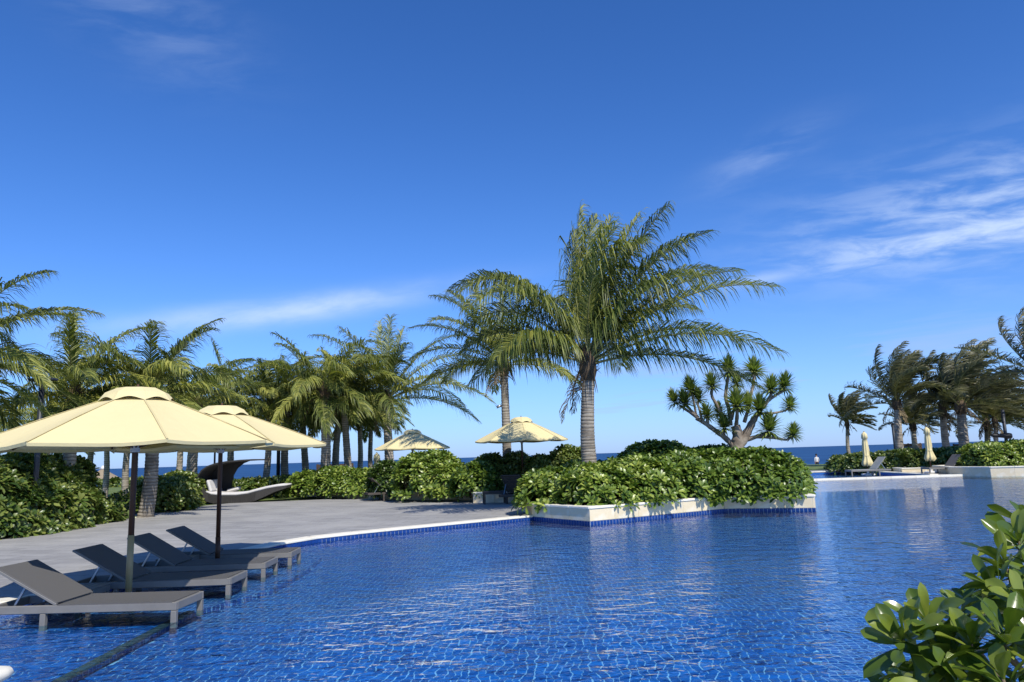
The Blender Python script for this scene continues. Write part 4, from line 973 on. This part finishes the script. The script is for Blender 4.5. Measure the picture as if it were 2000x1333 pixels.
# hedges behind the deck
shrubbery('hedge', 'leafy hedge in the low planter beside the daybed', 'hedge', [(at_px(605, 32), 32.3, .3, 1.0, 1.0, .82), (at_px(650, 31.5), 31.8, .3, 1.1, 1.0, .95), (at_px(700, 31), 31.2, .3, 1.0, .9, .85)], 30, 1.25, 21, M_SHRUB, 0)
shrubbery('shrub', 'tall round shrub on the deck, right of the lounger with raised back', 'shrub', [(at_px(838, 27.6), 27.7, .32, 1.35, 1.2, 1.42), (at_px(880, 27), 27.0, .3, .8, .9, 1.0)], 34, 1.25, 25, M_SHRUB, 60)
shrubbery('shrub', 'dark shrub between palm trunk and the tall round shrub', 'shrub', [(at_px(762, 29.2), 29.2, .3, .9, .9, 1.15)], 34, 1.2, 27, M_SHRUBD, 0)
shrubbery('shrub', 'smaller shrub with a gap beside the tall round one', 'shrub', [(at_px(925, 25.8), 26.2, .35, .75, .8, .95)], 34, 1.2, 29, M_SHRUB, 0)
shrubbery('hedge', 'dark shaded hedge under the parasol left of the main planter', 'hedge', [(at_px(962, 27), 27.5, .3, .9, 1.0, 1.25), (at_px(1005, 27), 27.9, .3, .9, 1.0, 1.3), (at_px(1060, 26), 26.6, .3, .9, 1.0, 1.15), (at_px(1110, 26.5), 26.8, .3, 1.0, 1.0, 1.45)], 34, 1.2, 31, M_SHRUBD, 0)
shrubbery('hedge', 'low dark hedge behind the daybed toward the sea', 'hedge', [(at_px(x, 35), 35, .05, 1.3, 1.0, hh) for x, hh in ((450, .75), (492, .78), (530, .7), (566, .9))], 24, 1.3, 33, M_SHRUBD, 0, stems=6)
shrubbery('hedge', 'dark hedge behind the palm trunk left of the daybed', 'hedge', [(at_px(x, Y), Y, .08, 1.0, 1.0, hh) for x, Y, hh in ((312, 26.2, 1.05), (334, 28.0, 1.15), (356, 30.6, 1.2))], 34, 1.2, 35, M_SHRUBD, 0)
# left hedge along the deck
lb_ = [(at_px(-25, 18.2), 18.2, .08, 1.3, 1.4, 1.7), (at_px(35, 18.9), 18.9, .08, 1.25, 1.3, 1.15), (at_px(50, 20.6), 20.6, .08, 1.3, 1.2, 1.85), (at_px(105, 20.2), 20.2, .08, 1.1, 1.2, 1.1), (at_px(110, 22.4), 22.4, .08, 1.2, 1.2, 1.80), (at_px(165, 21.5), 21.5, .08, .85, 1.1, .72)]
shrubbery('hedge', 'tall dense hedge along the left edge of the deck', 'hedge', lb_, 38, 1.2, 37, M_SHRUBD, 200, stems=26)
shrubbery('shrub', 'sparse low shrub in front of the lawn gap', 'shrub', [(at_px(210, 22.4), 22.4, .08, .5, .5, .55), (at_px(246, 23.4), 23.4, .08, .45, .45, .75)], 16, 1.15, 39, M_SHRUBD, 0, stems=14, inner=.1)
# hedges across the pool
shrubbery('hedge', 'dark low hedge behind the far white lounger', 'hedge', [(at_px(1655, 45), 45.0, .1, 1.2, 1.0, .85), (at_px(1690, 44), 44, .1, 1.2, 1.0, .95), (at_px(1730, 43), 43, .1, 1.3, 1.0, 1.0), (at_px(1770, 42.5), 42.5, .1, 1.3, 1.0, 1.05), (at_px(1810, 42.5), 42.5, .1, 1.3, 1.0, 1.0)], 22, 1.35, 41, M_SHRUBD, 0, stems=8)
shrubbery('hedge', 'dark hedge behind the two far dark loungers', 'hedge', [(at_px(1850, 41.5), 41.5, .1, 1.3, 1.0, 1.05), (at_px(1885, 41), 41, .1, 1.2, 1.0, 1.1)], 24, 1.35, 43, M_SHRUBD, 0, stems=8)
shrubbery('hedge', 'bright green hedge in the angled far right planter', 'hedge', [(22.9, 36.4, .35, 1.2, 1.6, 1.05), (24.6, 36.0, .35, 1.3, 1.8, 1.15), (26.4, 35.9, .35, 1.4, 1.8, 1.15)], 30, 1.3, 45, M_SHRUB, 60, stems=10)

# dragon-tree: heads of sword leaves on bare branches (points surveyed from the photograph)
def dracaena():
    Yd = 21.6
    def zp(x, y, dy=0.0): return A(1290 + x * .1575, 690 + y * .1575, Yd + dy)
    root_p = zp(930, 1300); root_p.z = .4
    root = thing('dragon_tree', 'branching tree with spiky leaf heads above the main hedge', 'tree', root_p)
    L = lambda p: p - root_p
    def br(pts, r0, r1, name='branch'):
        P = [L(zp(*p)) for p in pts]; k = len(P); pp = []; 
        for i in range(k - 1):
            for s in range(4):
                f_ = s / 4; a = P[max(0, i - 1)]; b_ = P[i]; c = P[i + 1]; e = P[min(k - 1, i + 2)]
                pp.append(.5 * ((2 * b_) + (c - a) * f_ + (2 * a - 5 * b_ + 4 * c - e) * f_ * f_ + (3 * b_ - a - 3 * c + e) * f_ ** 3))
        pp.append(P[-1]); n = len(pp); rd = [(r0 + (r1 - r0) * i / (n - 1)) * (1 + .10 * math.sin(i * 2.3)) for i in range(n)]
        mb = MB(); mb.tube(pp, rd, 9); mb.build(name, M_BARK, root, True)
    br([(940, 1330), (940, 1180), (960, 1020), (930, 900)], .20, .13, 'trunk'); br([(950, 1200), (1040, 1050), (1110, 920), (1170, 800)], .15, .09, 'trunk')
    br([(900, 1150), (800, 1050), (650, 940), (520, 850), (440, 810)], .085, .05); br([(520, 850), (400, 760), (240, 650)], .05, .035); br([(470, 800), (380, 710), (310, 650)], .04, .03); br([(510, 830), (490, 720), (450, 600)], .04, .03); br([(450, 810), (420, 640), (385, 490)], .035, .03)
    br([(600, 900), (585, 840), (580, 800)], .035, .03); br([(860, 900), (760, 760), (700, 640), (640, 540), (640, 440)], .06, .035); br([(870, 900), (850, 700), (810, 560), (820, 420), (840, 280)], .06, .045); br([(880, 820), (930, 600, .3), (940, 430, .3)], .05, .035)
    br([(1040, 860), (1100, 650), (1120, 520), (1150, 400), (1160, 270)], .055, .04); br([(940, 900), (950, 780, -.4), (950, 700, -.5)], .06, .045); br([(1150, 850), (1250, 690), (1340, 580), (1380, 490)], .07, .045); br([(1340, 590), (1420, 530), (1520, 470)], .045, .035); br([(1180, 800), (1260, 750), (1400, 745), (1540, 715), (1590, 690)], .04, .025)
    br([(1010, 1100), (1150, 1050), (1270, 1020), (1340, 990)], .07, .04); br([(1200, 1040), (1400, 1050), (1560, 1075), (1630, 1040)], .045, .03); br([(800, 1050), (790, 980), (790, 940)], .035, .03); br([(760, 800), (730, 780), (720, 770)], .03, .03); br([(1170, 800), (1200, 760), (1200, 730)], .05, .04)
    heads = [(840, 230, 0, 1.12), (1160, 230, .2, 1.05), (940, 380, .4, .85), (640, 400, 0, .9), (385, 460, 0, 1.0), (180, 600, .1, .85), (310, 620, -.2, .95), (480, 570, .2, .8), (950, 650, -.5, 1.2), (1080, 640, -.3, .8), (1220, 710, -.1, 1.15), (1370, 450, 0, 1.0), (1530, 420, .1, 1.0), (1600, 660, 0, .75), (580, 770, -.1, .8), (720, 740, .2, .75), (790, 920, -.2, .95), (1340, 960, -.1, 1.25), (1640, 1010, 0, .8)]
    for k, (x, y, dy, sc) in enumerate(heads):
        rg = np.random.RandomState(900 + k); n = 170; V = []; Q = []; T = []
        u = (np.arange(n) + .5) / n; a = np.arange(n) * 2.39996; e = R(88) - R(112) * u + rg.normal(0, .07, n); ln = .44 * sc * rg.uniform(.8, 1.1, n)
        d = np.stack([np.cos(a) * np.cos(e), np.sin(a) * np.cos(e), np.sin(e)], 1); s = np.stack([-np.sin(a), np.cos(a), 0 * a], 1); wd = .024 * sc
        b0 = d * .02 + np.stack([0 * a, 0 * a, .06 - .1 * u], 1); mdp = b0 + d * (ln * .55)[:, None]; tp_ = mdp + nrm(d - UPV * .28) * (ln * .45)[:, None]
        V = np.stack([b0 + s * wd, b0 - s * wd, mdp + s * wd, mdp - s * wd, tp_], 1).reshape(-1, 3); o_ = np.arange(n)[:, None] * 5
        me = fast_mesh('leaf_head', V, o_ + np.array([[0, 1, 3, 2]]), o_ + np.array([[2, 3, 4]]), [M_SWORD])
        ob = link('leaf_head', me, root, L(zp(x, y, dy))); ob.rotation_euler = (random.Random(k).uniform(-.25, .25), (x - 900) / 900 * .35, 0)
dracaena()

# foreground bush at the lower right: every leaf its own blade
def big_leaf(seed, L=.135, W=.058):
    rg = random.Random(seed); nu, nv = 9, 4; mb = MB(); vs = []; curl = rg.uniform(.05, .5); tw = rg.uniform(-.5, .5); fold = rg.uniform(.15, .42); side = rg.uniform(-.12, .12)
    for i in range(nu + 1):
        u = i / nu; wprof = (.13 + .87 * math.sin(PI * min(1, (u * .88) ** 1.55))) if u < .97 else .22
        if u > .85: wprof *= (1 - ((u - .85) / .15) ** 2 * .62)
        for j in range(nv + 1):
            v = j / nv * 2 - 1; y = v * W / 2 * wprof; z = -curl * L * u * u * .8 + fold * abs(y) + .004 * math.sin(u * 9 + seed) * abs(v)
            a = tw * u; vs.append((u * L, y * math.cos(a) - z * math.sin(a) * .15 + side * L * u * u, z + y * math.sin(a)))
    w_ = nv + 1
    mb.add(vs, [(i * w_ + j, (i + 1) * w_ + j, (i + 1) * w_ + j + 1, i * w_ + j + 1) for i in range(nu) for j in range(nv)])
    me = mb.mesh('leaf', M_BIGLEAF, True); return me
def fore_bush():
    base = Vector((2.15, 2.75, DECK_Z))
    root = thing('foreground_bush', 'glossy broad-leaved bush close to the camera at the lower right', 'shrub', base)
    LV = [big_leaf(k, .145 + .022 * (k % 3), .048 + .006 * (k % 4)) for k in range(10)]
    rg = random.Random(77)
    # heads: photo x, y, distance, outward lean
    heads = [(1812, 1215, 2.55, -.45), (1765, 1250, 2.50, -.9), (1880, 1205, 2.75, -.2), (1900, 1262, 2.35, -.1), (1845, 1285, 2.42, -.4), (1965, 1105, 2.75, -.35), (1990, 1060, 2.95, -.2), (1945, 1150, 2.6, -.5), (2000, 1180, 2.45, .0), (1965, 1240, 2.30, .1), (2035, 1110, 2.7, .1), (1800, 1320, 2.6, -.7), (1880, 1340, 2.3, -.2), (1960, 1330, 2.2, 0), (2040, 1260, 2.3, .2), (1840, 1380, 2.5, -.5), (1930, 1400, 2.4, -.1), (2010, 1390, 2.3, .1), (1925, 1190, 2.9, 0), (2010, 1030, 3.1, 0), (1760, 1345, 2.75, -.8), (2060, 1180, 2.6, .2)]
    stem = MB()
    for hx, hy, Y, ln in heads:
        p = A(hx, hy, Y); ax = Vector((ln * .8 + rg.uniform(-.2, .2), rg.uniform(-.5, .15), .9)).normalized(); Rm = rot_to(ax, rg.uniform(0, 6))
        n = rg.randrange(13, 17)
        for i in range(n):
            u = (i + .5) / n; a = i * 2.39996 + rg.uniform(-.2, .2); e = R(74 - 78 * u) + rg.uniform(-.15, .15)
            m = Rm @ Matrix.Rotation(a, 3, 'Z') @ Matrix.Rotation(-e, 3, 'Y') @ Matrix.Rotation(rg.uniform(-.5, .5), 3, 'X'); sc = (.72 + .42 * u) * rg.uniform(.85, 1.15)
            ob = link('leaf', rg.choice(LV), root, p - base - ax * .05 * u); ob.rotation_euler = m.to_euler(); ob.scale = (sc, sc, sc)
        q = base + Vector((rg.uniform(-.18, .18), rg.uniform(-.15, .15), 0)); md = lerp(q, p, .55) + Vector((rg.uniform(-.06, .06), rg.uniform(-.06, .06), -.05))
        stem.tube([q - base, md - base, p - ax * .06 - base, p + ax * .01 - base], [.012, .009, .007, .004], 6)
    stem.build('branches', M_STEM, root, True)
fore_bush()

# ------------------------------------------------------------------ posts, hut, wall, pedestal, person
def post(label, px, py0, py1, Y, r_, zb=DECK_Z - .03, head=True, name='lamp_post'):
    p0 = A(px, py0, Y); top = A(px, py1, Y).z; root = thing(name, label, 'lamp post', (p0.x, Y, zb)); h = top - zb
    mb = MB(); mb.tube([(0, 0, 0), (0, 0, h)], r_, 14); mb.build('post', M_DARKPOST, root, True)
    mb = MB(); mb.tube([(0, 0, 0), (0, 0, .05)], r_ * 1.9, 14); mb.build('foot_plate', M_DARKPOST, root, True)
    if head:
        mb = MB(); mb.box((.02, 0, h + .03), (.62, .26, .07), None, 0, .02); mb.box((0, 0, h - .03), (.08, .08, .12), None, 0, .01); mb.build('lamp_head', M_DARKPOST, root)
    return root
post('thick dark post in the left hedge beside the palm trunk', 66, 995, 745, 18.3, .062, .10, True)
post('thin dark lamp post between the palms behind the daybed', 543, 945, 790, 37, .09)
post('very thin dark pole rising behind the daybed hood', 418, 940, 800, 40, .05)
post('slim lamp post with flat head beside the pale kinked palm trunk', 1750, 890, 829, 52, .09)
post('dark pole carrying the long lamp above the far planter hedge', 1968, 880, 800, 42, .09, head=False)
sp_ = A(1958, 851, 41.8); t = thing('floodlight', 'long dark cylindrical floodlight on the pole at far right', 'floodlight', sp_)
mb = MB(); mb.tube([(-.62, 0, .03), (-.5, 0, .02), (.15, 0, -.02), (.28, 0, -.03), (.44, 0, -.04)], [.06, .10, .13, .17, .16], 16); mb.build('housing', M_BLACK, t, True)
mb = MB(); mb.tube([(.44, 0, -.04), (.47, 0, -.042)], .15, 16); mb.build('lens', M_STEEL, t, True)
mb = MB(); mb.bar((.28, 0, -.03), (.28, .25, -.03), .06, .06); mb.build('bracket', M_BLACK, t)
def spot(label, px, py, Y, dx):
    p = A(px, py, Y); r = thing('tree_spotlight', label, 'spotlight', p)
    mb = MB(); mb.tube([(-.16, 0, -.03), (.02, 0, .03)], [.055, .045], 12); mb.build('housing', M_STEEL, r, True)
    mb = MB(); mb.bar((0, 0, .02), (dx, 0, .02), .03, .03); mb.build('bracket', M_BLACK, r)
spot('small grey spotlight strapped to the tallest palm trunk', 1133, 761, Y1, .14); spot('small grey spotlight strapped to the slim palm trunk', 978, 794, Y2, .10)
# thatched hut on the beach
hp = A(200, 945, 74); hut = thing('thatched_hut', 'round thatched beach hut before the sea at left', 'hut', (hp.x, 74, -.75))
mb = MB(); n = 28; prof = [(0, 2.42), (.15, 2.34), (.7, 1.95), (1.5, 1.48), (2.3, 1.05), (2.35, .93), (2.1, .98)]; rr = random.Random(2)
mb.add([(r_ * math.cos(2 * PI * u / n) * rr.uniform(.97, 1.03), r_ * math.sin(2 * PI * u / n), z + rr.uniform(-.03, .03)) for r_, z in prof for u in range(n)], [(k * n + u, k * n + (u + 1) % n, (k + 1) * n + (u + 1) % n, (k + 1) * n + u) for k in range(len(prof) - 1) for u in range(n)])
mb.build('thatch_roof', M_THATCH, hut)
mb = MB(); mb.tube([(0, 0, 2.30), (0, 0, 2.52), (0, 0, 2.68)], [.26, .22, .08], 12); mb.build('roof_cap', M_WHITE, hut, True)
for k in range(6):
    a = k * PI / 3; mb = MB(); mb.tube([(0, 0, 0), (0, 0, 1.1)], .07, 8); link('hut_post', mb.mesh('hut_post', M_TIMBER), hut, (1.9 * math.cos(a), 1.9 * math.sin(a), 0))
shrubbery('hedge', 'low scrub line at the seaward end of the lawn', 'hedge', [(at_px(x, 64), 64, .05, 2.0, .8, .5) for x in (175, 250, 300, 340)], 7, 2.6, 61, M_SHRUBD, 0, stems=0)
# brown board screen across the pool
def board_screen(label, x0, x1, ytop, Y):
    a, c = A(x0, ytop, Y), A(x1, ytop, Y); t = thing('board_screen', label, 'screen', ((a.x + c.x) / 2, Y, DECK_Z - .03)); h = a.z - DECK_Z; Wd = c.x - a.x; nb = 6
    mb = MB(); mb.box((0, 0, 0), (Wd, .05, h / nb - .02), None, 0, .006); me = mb.mesh('board', M_TIMBER)
    for i in range(nb): link('board', me, t, (0, 0, h * (i + .5) / nb))
    for s in (-1, 0, 1):
        m2 = MB(); m2.box((0, 0, h / 2), (.1, .1, h + .06), None, 0, .008); link('screen_post', m2.mesh('screen_post', M_TIMBER), t, (s * (Wd / 2 - .06), .08, 0))
board_screen('dark brown board screen behind the pale kinked palm', 1750, 1800, 867, 57)
board_screen('wide brown board screen behind the thickest windswept palm', 1862, 1935, 867, 55)
board_screen('dark screen low behind the middle grove trunks', 618, 690, 907, 50)
# stone pedestal at the lower left corner
pp_ = A(-46, 1342, 4.15); ped = thing('stone_pedestal', 'cream-capped stone pedestal at the lower left corner', 'pedestal', (pp_.x - .12, 4.15, LEDGE_Z))
ht = pp_.z + .06 - LEDGE_Z
mb = MB(); mb.box((0, 0, (ht - .07) / 2), (.33, .33, ht - .07), None, 0, .02); mb.build('shaft', mat('grey_shaft', (.10, .105, .12), (.07, .075, .09), .7, 5), ped)
mb = MB(); nn = 28; rp_ = [(.15, ht - .07), (.20, ht - .06), (.222, ht - .035), (.21, ht - .008), (.18, ht)]
def sq(a, r_): 
    c, s = math.cos(a), math.sin(a); k = (abs(c) ** 5 + abs(s) ** 5) ** (-.2); return (r_ * c * k, r_ * s * k)
mb.add([(*sq(2 * PI * u / nn, r_), z) for r_, z in rp_ for u in range(nn)], [(k * nn + u, k * nn + (u + 1) % nn, (k + 1) * nn + (u + 1) % nn, (k + 1) * nn + u) for k in range(4) for u in range(nn)] + [tuple(range(nn)), tuple(range(4 * nn, 5 * nn))])
mb.build('cap', M_COPE, ped, True)

# person walking away on the beach
def person():
    foot = A(1598, 926, 76); zg = float(np.interp(76, ys, zs))
    root = thing('person', 'person in pale shirt and dark trousers walking toward the sea', 'person', (foot.x, 76, zg), R(8))
    J = {'pel': (0, 0, .93, .135), 'wst': (0, .01, 1.08, .125), 'chs': (0, .02, 1.30, .15), 'nck': (0, .03, 1.47, .06), 'hd0': (0, .045, 1.56, .085), 'hd1': (0, .05, 1.66, .095), 'hd2': (0, .05, 1.74, .06)}
    E = [('pel', 'wst'), ('wst', 'chs'), ('chs', 'nck'), ('nck', 'hd0'), ('hd0', 'hd1'), ('hd1', 'hd2')]
    for s, nm, st, sw in ((-1, 'l', .16, -.12), (1, 'r', -.14, .14)):
        J[nm + 'hip'] = (s * .10, 0, .88, .095); J[nm + 'kne'] = (s * .105, st * .6 + .03, .49, .062); J[nm + 'ank'] = (s * .105, st, .09, .042); J[nm + 'toe'] = (s * .115, st + .17, .035, .035)
        J[nm + 'sh'] = (s * .19, .02, 1.38, .065); J[nm + 'elb'] = (s * .26, sw * .5, 1.10, .045); J[nm + 'wri'] = (s * .25, sw + .06, .87, .032); J[nm + 'hnd'] = (s * .245, sw + .09, .77, .03)
        E += [('pel', nm + 'hip'), (nm + 'hip', nm + 'kne'), (nm + 'kne', nm + 'ank'), (nm + 'ank', nm + 'toe'), ('chs', nm + 'sh'), (nm + 'sh', nm + 'elb'), (nm + 'elb', nm + 'wri'), (nm + 'wri', nm + 'hnd')]
    ks = list(J); me = bpy.data.meshes.new('body'); me.from_pydata([J[k][:3] for k in ks], [(ks.index(a), ks.index(b_)) for a, b_ in E], [])
    ob = link('body', me, root); sk = ob.modifiers.new('skin', 'SKIN'); ob.modifiers.new('sub', 'SUBSURF').levels = 2
    for i, k in enumerate(ks): me.skin_vertices[0].data[i].radius = (J[k][3], J[k][3] * .85)
    me.skin_vertices[0].data[0].use_root = True
    dg = bpy.context.evaluated_depsgraph_get(); m2 = bpy.data.meshes.new_from_object(ob.evaluated_get(dg)); ob.modifiers.clear(); ob.data = m2; m2.name = 'body'
    m2.materials.clear()
    for q in (M_SKIN, M_SHIRT, M_TROUSER): m2.materials.append(q)
    for p in m2.polygons:
        c = p.center; p.use_smooth = True
        p.material_index = 2 if (c.z < .96 and abs(c.x) < .20 and c.z > .07) else (1 if (c.z < 1.47 and c.z > 1.0) else 0)
    mb = MB(); n = 12; vs = []
    for k in range(7):
        ph = R(-15 + 105 * k / 6)
        for u in range(n): a = 2 * PI * u / n; vs.append((.108 * math.cos(a) * math.cos(ph), .035 + .115 * math.sin(a) * math.cos(ph), 1.66 + .125 * math.sin(ph)))
    mb.add(vs, [(k * n + u, k * n + (u + 1) % n, (k + 1) * n + (u + 1) % n, (k + 1) * n + u) for k in range(6) for u in range(n)]); mb.build('hair', M_HAIR, root, True)
person()
